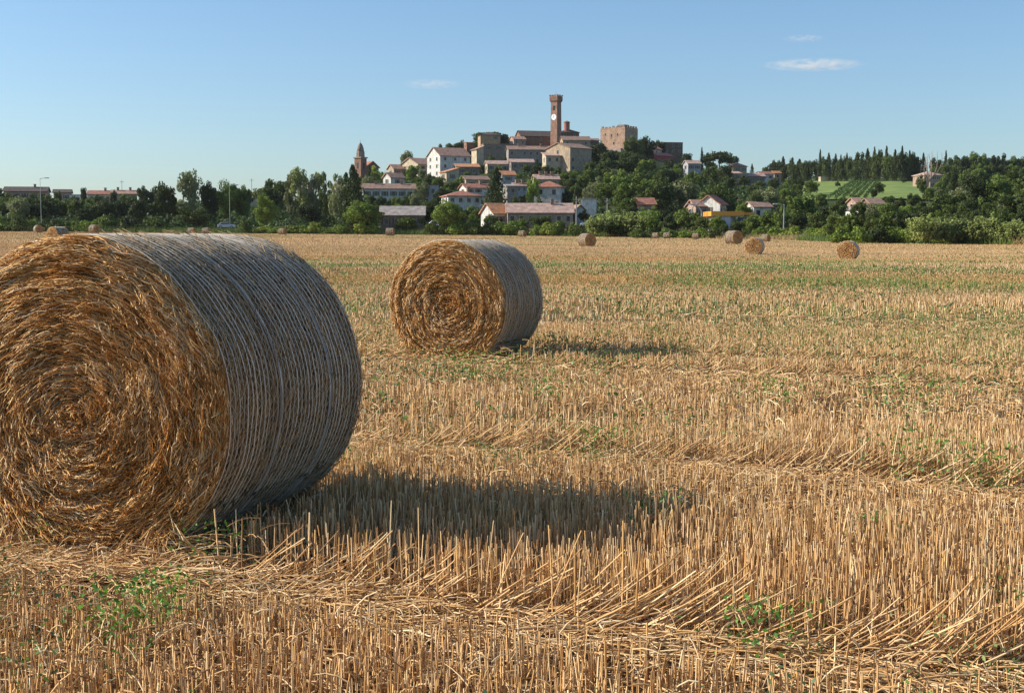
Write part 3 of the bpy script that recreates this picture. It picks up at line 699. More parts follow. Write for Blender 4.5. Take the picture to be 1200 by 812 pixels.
# lower left of the hill
bl('long_house', 'long white house with grey-brown roof and a terrace, on the lower left slope', 'long white house', 457, 243, 222, 60, 8, 8, 'gx', 1.5, 'white', 'oldtile', 1, 6, 1, chim=2, keepbox=(424, 214, 490, 231))
bl('house', 'small block house of bright white wall above the long white house', 'small white block house', 467, 224, 209, 15, 5, 38, 'gx', 1.6, 'white', 'tile', 1, 1, 1, keepbox=(455, 204, 477, 216))
bl('house', 'beige house with sloping red roof high on the left shoulder of the town', 'beige house on the left shoulder', 471, 213, 199, 16, 6, 30, 'gx', 1.7, 'beige', 'tile', 1, 2)
bl('barn', 'long low barn with pale worn tile roof and open dark front at the field edge', 'long low barn', 472, 272, 252.5, 50, 9, 3, 'gx', 2.0, 'stone', 'grey', 1, 4, 0, cat='barn', keepbox=(446, 242, 499, 258))
bl('shed', 'bluish flat-roofed annex behind the grey-green trees right of the long white house', 'bluish annex', 508, 238, 219, 13, 6, 10, 'flat', 0, 'bluish', 'grey', 1, 1, cat='shed')
# white houses on the left shoulder
bl('farmhouse', 'cream gabled house with windows left of the big white three-storey house', 'cream gabled house', 502, 210, 194, 21, 12, 40, 'gx', 2.6, 'cream', 'tile', 2, 2, 2, keepbox=(486, 186, 513, 205))
bl('villa', 'big white three-storey house with red roof on the left shoulder of the hill', 'big white three-storey house', 534, 209, 184, 34, 11, 30, 'gx', 3.2, 'white', 'tile', 3, 3, 2, keepbox=(512, 175, 556, 204))
bl('annex', 'low house with orange lean-to roof at the foot of the big white house', 'orange lean-to roof', 549, 210, 197, 26, 6, 8, 'lean', 1.4, 'stone', 'orange', 1, 2, keepbox=(537, 191, 563, 203))
bl('annex', 'small cream annex stepping down in front of the big white house', 'small cream annex', 531, 218, 203, 14, 5, 30, 'leanx', 1.5, 'cream', 'orange', 1, 1, 1)
bl('house', 'cream house with brown roof, uppermost of three stepped roofs below the dark bastion', 'uppermost stepped cream house', 560, 224, 211.5, 27, 6, 22, 'gx', 1.2, 'cream', 'oldtile', 1, 2, 1, keepbox=(546, 205, 575, 214))
bl('house', 'house with bright white side wall and red roof, middle one of three stepped roofs', 'white-sided house of the stepped roofs', 561, 236, 221, 28, 6, 22, 'gx', 1.2, 'white', 'redtile', 2, 3, 1, chim=1, keepbox=(545, 215, 574, 229))
bl('house', 'wide white house with low hipped red roof, lowest of three stepped roofs', 'wide white hipped house', 545, 252, 230, 38, 8, 16, 'hip', 1.4, 'white', 'redtile', 2, 4, 2, chim=1, keepbox=(522, 222, 570, 244))
bl('wall_house', 'grey-white house wall behind the big dark cypress', 'grey-white house behind the big cypress', 601, 241, 219, 13, 6, 12, 'lean', .6, 'grey', 'grey', 2, 1, keepbox=(592, 218, 603, 238))
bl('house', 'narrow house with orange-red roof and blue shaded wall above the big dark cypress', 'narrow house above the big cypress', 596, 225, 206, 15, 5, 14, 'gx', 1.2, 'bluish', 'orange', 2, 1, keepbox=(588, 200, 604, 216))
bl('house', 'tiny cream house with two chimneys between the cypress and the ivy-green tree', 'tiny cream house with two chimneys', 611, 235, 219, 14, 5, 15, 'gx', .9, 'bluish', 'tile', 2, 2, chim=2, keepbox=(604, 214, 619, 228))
bl('house', 'white two-storey house with four front windows and red hipped roof in mid town', 'white house with four windows', 641, 248, 219.5, 31, 7, -10, 'hip', 1.6, 'white', 'redtile', 2, 2, 0, keepbox=(626, 212, 660, 242))
bl('house', 'house with pink roof and several chimneys, right behind the white house with four windows', 'pink-roofed house with chimneys', 641, 228, 211, 27, 6, 8, 'gx', 1.4, 'cream', 'pinktile', 1, 2, 1, chim=3, keepbox=(627, 203, 657, 214))
bl('long_house', 'long low beige house with worn red tiles behind the shrubs at the field edge', 'long low tiled house', 633, 268, 249.5, 76, 8, 3, 'gx', 2.1, 'peach', 'pinktile', 1, 7, 0, chim=1, keepbox=(594, 238, 668, 258), ws=1.3)
bl('house', 'small orange-roofed end house with white gables left of the long low tiled house', 'orange-roofed end house', 587, 268, 250, 17, 7, 26, 'gx', 2.2, 'white', 'orange', 1, 1, 1, keepbox=(578, 240, 597, 258))
bl('annex', 'plain white blank wall building among trees right of the white house with four windows', 'plain white blank building', 689, 256, 234.5, 18, 6, -6, 'flat', 0, 'white', 'grey', 1, 0, 0, keepbox=(680, 232, 699, 244))
bl('shed', 'tiny white gable left below the plain white blank building', 'tiny white gable', 679, 262, 246, 10, 4, 30, 'gy', 1.0, 'white', 'oldtile', 1, 0, 0, cat='shed', keepbox=(674, 240, 684, 252))
# upper town, left to right
bl('bastion', 'dark stone retaining bastion under the beige terrace house', 'dark stone bastion', 585, 193, 171, 36, 9, 10, 'flat', 0, 'stone', 'oldtile', 1, 3, 0, keepbox=(566, 168, 604, 188), cat='bastion')
bl('terrace_house', 'beige house with two windows and hipped dark roof on top of the bastion', 'beige terrace house', 575, 192, 160, 23, 9, 10, 'hip', 1.8, 'ochre', 'dark', 1, 2, 0, Yset=648, keepbox=(563, 155, 588, 170))
bl('tower_house', 'red-brown brick tower block left of the bastion', 'brick tower block', 552, 193, 169, 9, 6, 14, 'lean', .6, 'brick', 'tile', 2, 1, 1, brick=True, keepbox=(547, 167, 559, 186), cat='tower house')
bl('wall_house', 'narrow tall cream wall in front of the bastion', 'narrow cream wall', 563, 200, 177, 8, 5, 26, 'leanx', 1.4, 'cream', 'tile', 1, 0, 0, keepbox=(558, 174, 568, 192))
bl('row_house', 'cream houses with pink roofs in a row below the dark bastion', 'cream row below the bastion', 588, 205, 193.5, 33, 6, 10, 'gx', 1.3, 'cream', 'pinktile', 1, 4, 1, keepbox=(572, 189, 606, 198))
bl('row_house', 'long grey row house under a brown roof below the church nave', 'long grey row house', 622, 196, 177, 52, 9, 6, 'gx', 1.6, 'grey', 'oldtile', 2, 7, 0, chim=2, keepbox=(598, 172, 650, 190))
bl('row_house', 'low house with pink roof among trees below the long grey row house', 'low pink-roofed house under the grey row', 612, 206, 191.5, 26, 6, 6, 'gx', 1.2, 'grey', 'pinktile', 1, 3, keepbox=(600, 188, 624, 196))
bl('church', 'reddish church nave with dark roof and pale buttresses left of the bell tower', 'church nave', 629, 180, 161.5, 37, 12, 14, 'gx', 3.0, 'brick', 'dark', 1, 4, 1, Yset=655, keepbox=(604, 155, 646, 173), cat='church', brick=True)
bl('house', 'small pale house with red roof left of the church nave', 'small pale house by the nave', 609, 182, 165, 14, 7, 20, 'gx', 1.5, 'pink', 'tile', 1, 2, Yset=648, keepbox=(602, 161, 616, 172))
# bell tower
Y = 652.0; X = (651 - 600) / F_PX * Y; g = h1(X, Y); mp = Y / F_PX
r = empty('bell_tower', (X, Y, g), R(54)); tag(r, 'tall square brick bell tower with a white clock on the hilltop', 'tower')
w = 8.6 * mp; zt = zpx(123, Y) - g; zc = zpx(116, Y) - g; zk = zpx(140, Y) - g
TB = wall_mat('bell_tower_brick', (.42, .24, .17), brick=True)
MB().lathe([(w * .78, -3), (w * .75, 8), (w * .70, zt)], 4, sq=True).build('wall', TB, r)
tp = MB().lathe([(w * .72, zt + .003), (w * .90, zt + .9), (w * .90, zc - .3), (w * .84, zc)], 4, sq=True)
tp.build('crown_gallery', wall_mat('gallery_brick', (.33, .19, .14), brick=True), r)
cr_m = MB(); q = w * .60
for sx in (-1, -.33, .33, 1):
    for sy in (-1, 1):
        cr_m.box(sx * q - .35, sx * q + .35, sy * q - .2, sy * q + .2, zc + .002, zc + .7)
        if abs(sx) < 1: cr_m.box(sy * q - .2, sy * q + .2, sx * q - .35, sx * q + .35, zc + .002, zc + .7)
cr_m.build('battlement', wall_mat('gallery_brick', (.33, .19, .14)), r)
MB().bar((0, 0, zc), (0, 0, zpx(110, Y) - g), .09).build('mast', M_STEEL, r)
for k in range(4):
    a = k * math.pi / 2; mb = MB(); zb = zpx(132, Y) - g; rr = w * .71 * math.cos(math.pi / 4)
    mb.box(-.65, .65, -rr - .09, -rr + .25, zb, zb + 2.2); mb.v = [(v[0] * math.cos(a) - v[1] * math.sin(a), v[0] * math.sin(a) + v[1] * math.cos(a), v[2]) for v in mb.v]
    mb.build('belfry_opening', M_GLASS, r)
for a, nm in ((-math.pi / 2, 1),):
    rr = w * .722 * math.cos(math.pi / 4)
    def disc(rad, y0, y1, cx=0, cz=0, n=24):
        mb = MB(); vs = [(cx + rad * math.cos(i / n * 6.2832), -y, cz + rad * math.sin(i / n * 6.2832)) for y in (y0, y1) for i in range(n)]
        mb.add(vs, [tuple(range(n))[::-1], tuple(range(n, 2 * n))] + [(i, (i + 1) % n, n + (i + 1) % n, n + i) for i in range(n)])
        return mb
    def put(mb, name, m_, par):
        mb.v = [(v[0] * math.cos(a) - v[1] * math.sin(a), v[0] * math.sin(a) + v[1] * math.cos(a), v[2]) for v in mb.v]; return mb.build(name, m_, par)
    cf = put(disc(1.5, rr - .1, rr + .12, 0, zk), 'clock_face', plain_mat('clock_white', (.82, .82, .80), .5, var=.03), r)
    hd = MB().box(-.07, .07, -rr - .16, -rr - .125, zk, zk + 1.15); hd.box(-.75, 0, -rr - .16, -rr - .125, zk - .07, zk + .07); put(hd, 'clock_hand', M_TIMBER, cf)
KEEP.append((642, 108, 660, 178, Y)); LANDMARK.append((651, 150, 'clock tower'))
# domed choir right of the bell tower
bl('church_choir', 'dark brick choir of the hilltop church just right of the bell tower', 'dark church choir', 667, 178, 157, 22, 11, 12, 'hip', 2.2, 'brown', 'dark', 1, 2, 1, Yset=662, keepbox=(656, 150, 680, 166), cat='church')
Y = 664.0; X = (663.5 - 600) / F_PX * Y; g = h1(X, Y); r = empty('lantern_turret', (X, Y, g), 0); tag(r, 'small round brick turret poking up right beside the bell tower', 'turret')
z0 = zpx(157, Y) - g; z1 = zpx(146, Y) - g
MB().lathe([(1.5, -2), (1.5, z1)], 14).build('wall', wall_mat('turret_brick', (.42, .17, .12)), r); MB().lathe([(1.75, z1 + .003), (1.7, z1 + .35), (.05, z1 + 1.1)], 14).build('roof', roof_mat('roof_oldtile', RF['oldtile']), r)
KEEP.append((659, 143, 668, 155, Y))
bl('house', 'house with cream and orange wall under a brown roof below the dark church choir', 'cream and orange house below the choir', 675, 178, 166, 32, 8, 8, 'gx', 2.0, 'peach', 'oldtile', 1, 3, 1, keepbox=(660, 160, 692, 172))
bl('house', 'brown-roofed house stretching right of the church choir towards the castle', 'brown-roofed house left of the castle', 692, 178, 166.5, 18, 8, 6, 'gx', 1.2, 'brown', 'oldtile', 2, 2, 0)
bl('gabled_house', 'tall house with sunlit cream gable and shaded grey front below the bell tower', 'tall cream gable house', 680, 203, 175.5, 26, 13, 42, 'gx', 2.0, 'beige', 'oldtile', 3, 4, 1, keepbox=(640, 168, 694, 199))
bl('annex', 'low cream annex with pink roof left of the tall cream gable', 'low cream annex', 648, 203, 184, 17, 6, 12, 'lean', 1.4, 'cream', 'pinktile', 1, 2, 1, keepbox=(638, 180, 658, 192))
# castle keep
Y = 652.0; X = (731 - 600) / F_PX * Y; g = h1(X, Y); mp = Y / F_PX
r = empty('castle_keep', (X, Y, g), R(52)); tag(r, 'square brick castle keep with sunlit left face and dark right face on the hilltop', 'castle')
zt = zpx(151, Y) - g; lx = 27 * mp / math.sin(R(52)) ; wx = 17 * mp / math.cos(R(52)); KB = wall_mat('castle_brick', (.62, .41, .29), var=.4, brick=True)
# local box: front face (x) dark to the right, left face (y) sunlit
MB().box(0, wx, 0, lx, -4, zt).build('wall', KB, r)
pm = MB()
for i in range(5): pm.box(wx * (i + .05) / 5, wx * (i + .62) / 5, .0, .5, zt + .003, zt + .9)
for i in range(7): pm.box(.0, .5, lx * (i + .12) / 7, lx * (i + .66) / 7, zt + .003, zt + (.55 if i % 3 else .95))
pm.build('battlement', wall_mat('castle_top', (.30, .20, .15)), r)
MB().box(wx * .25, wx * .6, lx * .15, lx * .45, zt + .003, zt + 1.6).build('roof_hut', wall_mat('castle_top', (.30, .20, .15)), r)
MB().bar((wx * .1, lx * .25, zt), (wx * .1, lx * .25, zt + 3.0), .08).build('antenna', M_STEEL, r)
for (yv, zv, a_, b_) in ((lx * .3, zt - 4.2, .8, 1.3), (lx * .55, zt - 4.6, .9, 1.5), (lx * .8, zt - 3.6, .7, 1.0), (lx * .45, zt - 8.5, .9, 1.4)):
    add_window(r, -yv, zv, a_, b_, 'left', 0)
for xv in (wx * .35, wx * .7): add_window(r, xv, zt - 4.4, .8, 1.4)
r2 = MB().box(-1.6, -.05, lx * .1, lx * .75, -4, zt - 10.5); r2.build('buttress', wall_mat('castle_base', (.46, .36, .30)), r)
KEEP.append((700, 145, 745, 176, Y)); LANDMARK.append((723, 160, 'castle keep'))
# right shoulder
bl('palace', 'large dark red-brown building with flat roof line on the right shoulder of the hill', 'dark red-brown block', 787, 200, 169, 23, 10, 10, 'flat', 0, 'brown', 'redtile', 2, 3, 0, Yset=676, keepbox=(774, 165, 800, 182))
bl('house', 'house with bright cream wall and red roof in front of the dark red-brown block', 'cream and red house', 768, 200, 176.5, 13, 7, 40, 'gx', 1.6, 'cream', 'redtile', 1, 1, 1, Yset=664, keepbox=(761, 171, 778, 184))
bl('house', 'bright red house with red tiles stepping down the right shoulder', 'bright red house', 778, 202, 184, 19, 9, 36, 'gx', 1.6, 'red', 'redtile', 2, 2, 1, Yset=655, keepbox=(765, 178, 790, 195))
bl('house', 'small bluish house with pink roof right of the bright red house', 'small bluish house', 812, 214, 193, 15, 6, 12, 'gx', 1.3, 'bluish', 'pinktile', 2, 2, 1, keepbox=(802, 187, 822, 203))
bl('house', 'stone house with pyramid roof right of the dark umbrella pine', 'stone house right of the umbrella pine', 866, 216, 196, 15, 7, 24, 'hip', 1.8, 'beige', 'oldtile', 2, 2, 1, keepbox=(857, 190, 876, 205))
bl('annex', 'low pink-roofed annex in front of the stone house on the ridge', 'low annex of the stone house', 859, 217, 204.5, 16, 5, 8, 'lean', 1.0, 'pink', 'pinktile', 1, 2, 0)
bl('house', 'low house with two roof levels on the saddle right of the stone house', 'low two-level house', 884, 218, 207.5, 21, 6, 10, 'gx', 1.4, 'stone', 'pinktile', 1, 2, 1)
bl('house', 'low white and red-roofed house at the right end of the saddle', 'low white house on the saddle', 897, 217, 205, 16, 6, 16, 'gx', 1.2, 'white', 'redtile', 1, 2, 1)
bl('house', 'tiny house with orange roof just left of the ridge cypresses', 'tiny orange-roofed house', 909, 216, 204, 8, 5, 14, 'gx', 1.1, 'pink', 'orange', 1, 1)
bl('wall_house', 'long low yellow wall building below the ridge cypresses', 'yellow wall', 969, 214, 208.5, 20, 4, 2, 'flat', 0, 'cream', 'grey', 1, 0, 0, keepbox=(958, 206, 980, 211))
# lower right
bl('house', 'white gabled house with red roof behind the petrol station', 'white gabled house behind the station', 846, 262, 240, 9, 6, 50, 'gx', 2.0, 'white', 'redtile', 1, 1, 1, keepbox=(836, 231, 856, 246))
bl('house', 'small pinkish house behind the curved lamp posts', 'small pinkish house', 820, 262, 242, 12, 5, 18, 'gx', 1.4, 'pink', 'tile', 1, 1, keepbox=(813, 237, 826, 250))
bl('house', 'low brown-roofed house with white edge right of the petrol station', 'low brown-roofed house', 892, 262, 243, 21, 6, 12, 'gx', 1.2, 'white', 'oldtile', 1, 2, 1, keepbox=(878, 239, 896, 246))
bl('house', 'red roof showing over bright shrubs left of the curved lamps', 'red roof over the shrubs', 757, 258, 240, 20, 6, 8, 'gx', 1.5, 'pink', 'redtile', 1, 2, 0, keepbox=(750, 233, 764, 240))
bl('house', 'pale blue-white house among trees under the meadow', 'pale blue-white house', 1011, 254, 245.5, 14, 6, 15, 'hip', 1.0, 'white', 'grey', 1, 2, 1, keepbox=(1003, 242, 1020, 250))
bl('house', 'brown-roofed house at the foot of the meadow', 'brown-roofed house at the meadow', 1026, 250, 239.5, 16, 6, 10, 'gx', 1.3, 'brown', 'oldtile', 1, 2, 1, keepbox=(1018, 235, 1035, 243))
bl('house', 'narrow house with reddish roof left under the vineyard', 'reddish roof under the vineyard', 1005, 246, 238, 8, 5, 14, 'gx', 1.2, 'pink', 'tile', 1, 1)
bl('villa', 'stone villa with pink roof between the cypresses on the right ridge', 'ridge villa', 1090, 221, 206, 23, 8, 14, 'hip', 1.6, 'pink', 'pinktile', 2, 3, 1, keepbox=(1074, 200, 1106, 215))
bl('house', 'small pink house left of the round-crowned ridge tree', 'small pink ridge house', 1070, 214, 193, 12, 6, 12, 'gx', 1.2, 'pink', 'pinktile', 2, 1, 1, keepbox=(1064, 188, 1077, 200))

# petrol-station like building with the orange fascia
X, Y = ground_at(846, 270); Y = 262; X = (852 - 600) / F_PX * Y; g = h1(X, Y); mp = Y / F_PX
r = empty('service_station', (X, Y, g), R(4)); tag(r, 'low white service station under a flat canopy with an orange fascia', 'service station')
WH = plain_mat('station_white', (.68, .69, .72), .5, var=.06); OR = plain_mat('orange_fascia', (.80, .33, .04), .45, var=.04); BLU = plain_mat('blue_panel', (.04, .09, .36), .4, var=.05)
x0, x1 = -20 * mp, 19 * mp; zf0, zf1 = zpx(253.5, Y) - g, zpx(248, Y) - g
MB().box(x0 + 1, x0 + 3.2 + 1, .6, 7, -1, zf0 - .05).build('wall', WH, r)
MB().box(x0 + 4.2, x1 - 1.2, 3, 7, -1, zf0 - .1).build('shop_front', WH, r)
MB().box(x0, x1, 0, 7.5, zf0, zf1).build('canopy', OR, r)
MB().box(x1 + .01, x1 + 2.4, 1, 6.5, zf0 + .2, zf1 - .2).build('canopy_end', OR, r)
for k in (.45, .8):
    xx = x0 + (x1 - x0) * k; MB().box(xx - .14, xx + .14, .5, .8, -1, zf0 - .01).build('column', WH, r)
MB().box(x0 + 1.4, x0 + 2.1, .52, .596, zf0 - 1.1, zf0 - .5).build('blue_sign', BLU, r)
MB().box(x0 + 5.4, x0 + 8.4, 2.9, 2.996, zf0 - 1.1, zf0 - .35).build('blue_sign', BLU, r)
MB().box(x0 + 4.6, x0 + 8.6, 2.93, 2.996, .1, zf0 - 1.3).build('shop_window', M_GLASS, r)
KEEP.append((826, 246, 872, 262, Y)); LANDMARK.append((850, 255, 'service station with the orange fascia'))

SHUT[0] = None
# ------------------------------------------------------------------ vehicles on the road
def prism_x(prof, x0, x1):
    n = len(prof); return [(x0, y, z) for y, z in prof] + [(x1, y, z) for y, z in prof], [tuple(range(n)), tuple(range(2 * n - 1, n - 1, -1))] + [(i, i + n, (i + 1) % n + n, (i + 1) % n) for i in range(n)]
def wheel(mb, x, y, r, w):
    n = 14; vs = [(x, y + s * w, r + r * 0) for s in (0,)]
    a = [(x + r * math.cos(i / n * 6.2832), y0, r + r * math.sin(i / n * 6.2832)) for y0 in (y - w / 2, y + w / 2) for i in range(n)]
    return mb.add(a, [tuple(range(n))[::-1], tuple(range(n, 2 * n))] + [(i, (i + 1) % n, n + (i + 1) % n, n + i) for i in range(n)])
M_TYRE = plain_mat('tyre_rubber', (.02, .02, .02), .85); M_RIM = plain_mat('wheel_rim', (.5, .5, .52), .35, .7)
def vehicle(name, label, px, pb, mat, rz, van=False, off=15.5, cat='car'):
    Ye, _ = edge(px); Y = float(Ye) + off; X = (px - 600) / F_PX * Y; z = h1(X, float(Ye) + 16) + .26
    r = empty(name, (X, Y, z), rz); tag(r, label, cat)
    if van:
        prof = [(-2.4, .35), (2.35, .35), (2.4, 2.35), (2.3, 2.5), (-1.5, 2.5), (-2.0, 1.35), (-2.42, 1.15)]; gl = [(-1.45, 1.5), (-.3, 1.5), (-.3, 2.2), (-1.35, 2.2), (-1.72, 1.5)]
    else:
        prof = [(-2.05, .3), (2.0, .3), (2.08, .75), (1.95, .95), (1.75, 1.0), (1.25, 1.42), (-.35, 1.46), (-1.0, 1.0), (-1.95, .85), (-2.1, .6)]; gl = [(-.85, 1.02), (1.45, 1.02), (1.12, 1.36), (-.32, 1.38)]
    # along local x
    v, f = prism_x(prof, -.85, .85); v = [(a[1], a[0], a[2]) for a in v]; f = [tuple(reversed(q)) for q in f]
    b = MB().add(v, f).build('body', mat, r)
    bv = b.modifiers.new('bevel', 'BEVEL'); bv.width = .07; bv.segments = 2
    v, f = prism_x(gl, -.858, .858); v = [(a[1], a[0], a[2]) for a in v]; MB().add(v, [tuple(reversed(q)) for q in f]).build('side_window', M_GLASS, r)
    if not van:
        MB().slab([(-.98, .72, 1.03), (-.98, -.72, 1.03), (-.42, -.66, 1.44), (-.42, .66, 1.44)], .02).build('windscreen', M_GLASS, r)
    else: MB().slab([(-1.97, .74, 1.42), (-1.97, -.74, 1.42), (-1.55, -.7, 2.35), (-1.55, .7, 2.35)], .02).build('windscreen', M_GLASS, r)
    for x in (-1.3, 1.3):
        for y in (-.78, .78):
            w_ = wheel(MB(), x, y, .33, .2).build('wheel', M_TYRE, r); rm = MB(); n = 12
            wheel(rm, x, y, .19, .225); rm.v = [(a, c, d + .14) for a, c, d in rm.v]; rm.build('rim', M_RIM, w_)
    for y in (-.6, .6): MB().box(-2.12 if not van else -2.45, -2.0, y - .16, y + .16, .62 if not van else .9, .76 if not van else 1.08).build('headlight', M_RIM, r)
    for y in (-.65, .65): MB().box(1.98 if not van else 2.36, 2.1 if not van else 2.43, y - .12, y + .12, .74 if not van else 1.2, .9 if not van else 1.5).build('tail_light', plain_mat('tail_red', (.4, .02, .02), .3), r)
    return r
PW = plain_mat('paint_white', (.72, .73, .75), .25, var=.03); PD = plain_mat('paint_dark', (.03, .035, .045), .2); PR = plain_mat('paint_red', (.20, .035, .05), .3)
vehicle('parked_car', 'white car on the road above the big bale', 267, 262, PW, R(185))
vehicle('parked_car', 'white car beside the low wall right of the long low tiled house', 690, 268, PW, R(5), off=12)
vehicle('parked_car', 'silver-white car in the shade of the tree above the second bale', 514, 270, plain_mat('paint_silver', (.5, .53, .58), .25, .3), R(160), off=6)
vehicle('parked_car', 'dark car in shade just behind the silver-white car', 523, 270, PD, R(160), off=8)
vehicle('parked_van', 'dark red van parked left of the service station', 822, 268, PR, R(80), van=True, off=10, cat='van')
KEEP.append((684, 261, 702, 268, 296)); KEEP.append((815, 255, 827, 266, 266)); KEEP.append((258, 253, 276, 262, 306)); KEEP.append((507, 264, 530, 274, 292))

# ------------------------------------------------------------------ lamps and poles
def lamp(label, px, ptop, pb, kind='lamp', side=1, curved=False, Y=None, thick=.075):
    Ye, _ = edge(px); Y = Y or float(Ye) + 10; X = (px - 600) / F_PX * Y; g = h1(X, Y); h = zpx(ptop, Y) - g
    r = empty('street_lamp' if kind == 'lamp' else 'utility_pole', (X, Y, g), 0); tag(r, label, 'street lamp' if kind == 'lamp' else 'pole')
    if kind == 'lamp':
        if curved:
            mb = MB(); pts = [(0, 0, -.5), (0, 0, h * .72)] + [(side * 2.4 * (1 - math.cos(t)), 0, h * .72 + h * .28 * math.sin(t)) for t in (.35, .7, 1.05, 1.4, 1.57)]
            for a, b in zip(pts, pts[1:]): mb.bar(a, b, thick)
            mb.build('pole', M_STEEL, r); ex = side * 2.4
        else:
            MB().bar((0, 0, -.5), (0, 0, h), thick, 8, thick * .6).build('pole', M_STEEL, r); MB().bar((0, 0, h - .1), (side * 1.3, 0, h + .15), .06).build('arm', M_STEEL, r); ex = side * 1.3
        MB().box(ex - .1, ex + side * .8 if side > 0 else ex + .1, -.18, .18, h - .02, h + .2).build('lamp_head', plain_mat('lamp_grey', (.6, .62, .62), .4), r) if side > 0 else MB().box(ex - .8, ex + .1, -.18, .18, h - .02, h + .2).build('lamp_head', plain_mat('lamp_grey', (.6, .62, .62), .4), r)
    else:
        MB().bar((0, 0, -.5), (0, 0, h), thick, 8, thick * .6).build('pole', plain_mat('pole_wood', (.33, .31, .28), .8), r); MB().box(-.7, .7, -.06, .06, h - .7, h - .58).build('crossarm', M_STEEL, r)
    KEEP.append((px - 3, ptop, px + 3, min(pb, ptop + 40), Y))
lamp('thin grey street lamp before the dark trees at the far left', 51, 210, 243)
lamp('street lamp standing above the white car on the road', 271, 218, 258)
lamp('street lamp rising between the barn and the long low tiled house', 573, 241, 272, side=-1)
lamp('thick pale pole right of the white house with four windows', 675, 231, 262, kind='pole', thick=.16)
lamp('pale pole sticking out of the reed clump', 711, 233, 250, kind='pole', thick=.14, Y=292)
lamp('left one of the two curved lamp posts by the dark red van', 809, 238, 268, curved=True, thick=.13)
lamp('right one of the two lamp posts by the dark red van', 821, 240, 262, curved=True, side=-1, thick=.14)
lamp('street lamp right of the service station below the vineyard', 917, 240, 268, side=-1, thick=.14)
lamp('tall thin mast between the cream house and the poplars', 297, 210, 240, kind='pole', Y=440, thick=.12)
lamp('thin mast over the red roofs on the left skyline', 146, 212, 240, kind='pole', Y=445, thick=.12)

# ------------------------------------------------------------------ trees
def leaf_cloud(cen, rad, nleaf, size, g, shell=True):
    """leaf quads around clump centres; returns verts (n,4,3) and a 0..1 tone per quad"""
    k = g.integers(0, len(cen), nleaf); d = g.normal(size=(nleaf, 3)); d /= np.linalg.norm(d, axis=1, keepdims=True)
    rr = rad[k] * (.55 + .5 * g.random(nleaf) ** .6)
    p = cen[k] + d * rr[:, None] * [1, 1, .8]
    nrm = d + g.normal(0, .55, (nleaf, 3)); nrm /= np.linalg.norm(nrm, axis=1, keepdims=True)
    t = np.cross(nrm, g.normal(size=(nleaf, 3))); t /= np.linalg.norm(t, axis=1, keepdims=True); b = np.cross(nrm, t)
    s = (size * g.uniform(.6, 1.4, nleaf))[:, None]
    V = np.stack([p - t * s * .5 - b * s * .3, p + t * s * .1 - b * s * .45, p + t * s * .55 + b * s * .1, p - t * s * .1 + b * s * .45], 1)
    return V, g.random(len(cen))[k] * .5 + g.random(nleaf) * .5
def crown_mesh(kind, seed, nleaf, size):
    g = np.random.default_rng(seed)
    if kind == 'round':
        n = 34; d = g.normal(size=(n, 3)); d /= np.linalg.norm(d, axis=1, keepdims=True); q = g.uniform(.35, .92, (n, 1)); lob = 1 + .18 * np.sin(3 * np.arctan2(d[:, 1:2], d[:, :1]) + seed)
        cen = d * q * [.42, .42, .36] * lob + [0, 0, .58]; rad = g.uniform(.10, .19, n)
    elif kind == 'tall':
        n = 30; z = g.uniform(.22, .95, n); w = .36 * np.sqrt(np.clip(1 - ((z - .52) / .52) ** 2, .05, 1)); a = g.random(n) * 6.28
        cen = np.stack([np.cos(a) * w * g.random(n) ** .5, np.sin(a) * w * g.random(n) ** .5, z], -1); rad = g.uniform(.09, .17, n)
    elif kind == 'cypress':
        n = 34; z = np.linspace(.05, .95, n); w = .30 * np.clip(np.sin(np.clip(z * 1.15 + .25, 0, 1.4) ** .8 * 2.1), .05, 1) * (1 - z ** 3); a = g.random(n) * 6.28
        cen = np.stack([np.cos(a) * w * .5, np.sin(a) * w * .5, z], -1); rad = .04 + w * .75
    elif kind == 'pine':
        n = 26; a = g.random(n) * 6.28; q = g.random(n) ** .5; cen = np.stack([np.cos(a) * q * .42, np.sin(a) * q * .42, .80 - .12 * q + g.normal(0, .03, n)], -1); rad = g.uniform(.10, .16, n)
    elif kind == 'shrub':
        n = 20; a = g.random(n) * 6.28; q = g.random(n) ** .5; cen = np.stack([np.cos(a) * q * .42, np.sin(a) * q * .42, .25 + .5 * (1 - q ** 2) * g.random(n)], -1); rad = g.uniform(.16, .30, n)
    else: raise ValueError(kind)
    V, t = leaf_cloud(cen, rad, nleaf, size, g)
    c = np.array([.62, .66, .55]) * (1 - t[:, None]) + np.array([1.35, 1.3, 1.1]) * t[:, None]
    return mesh_np('crown', V.reshape(-1, 3), np.arange(nleaf * 4).reshape(-1, 4), M_LEAF, np.repeat(c, 4, axis=0), link=False)
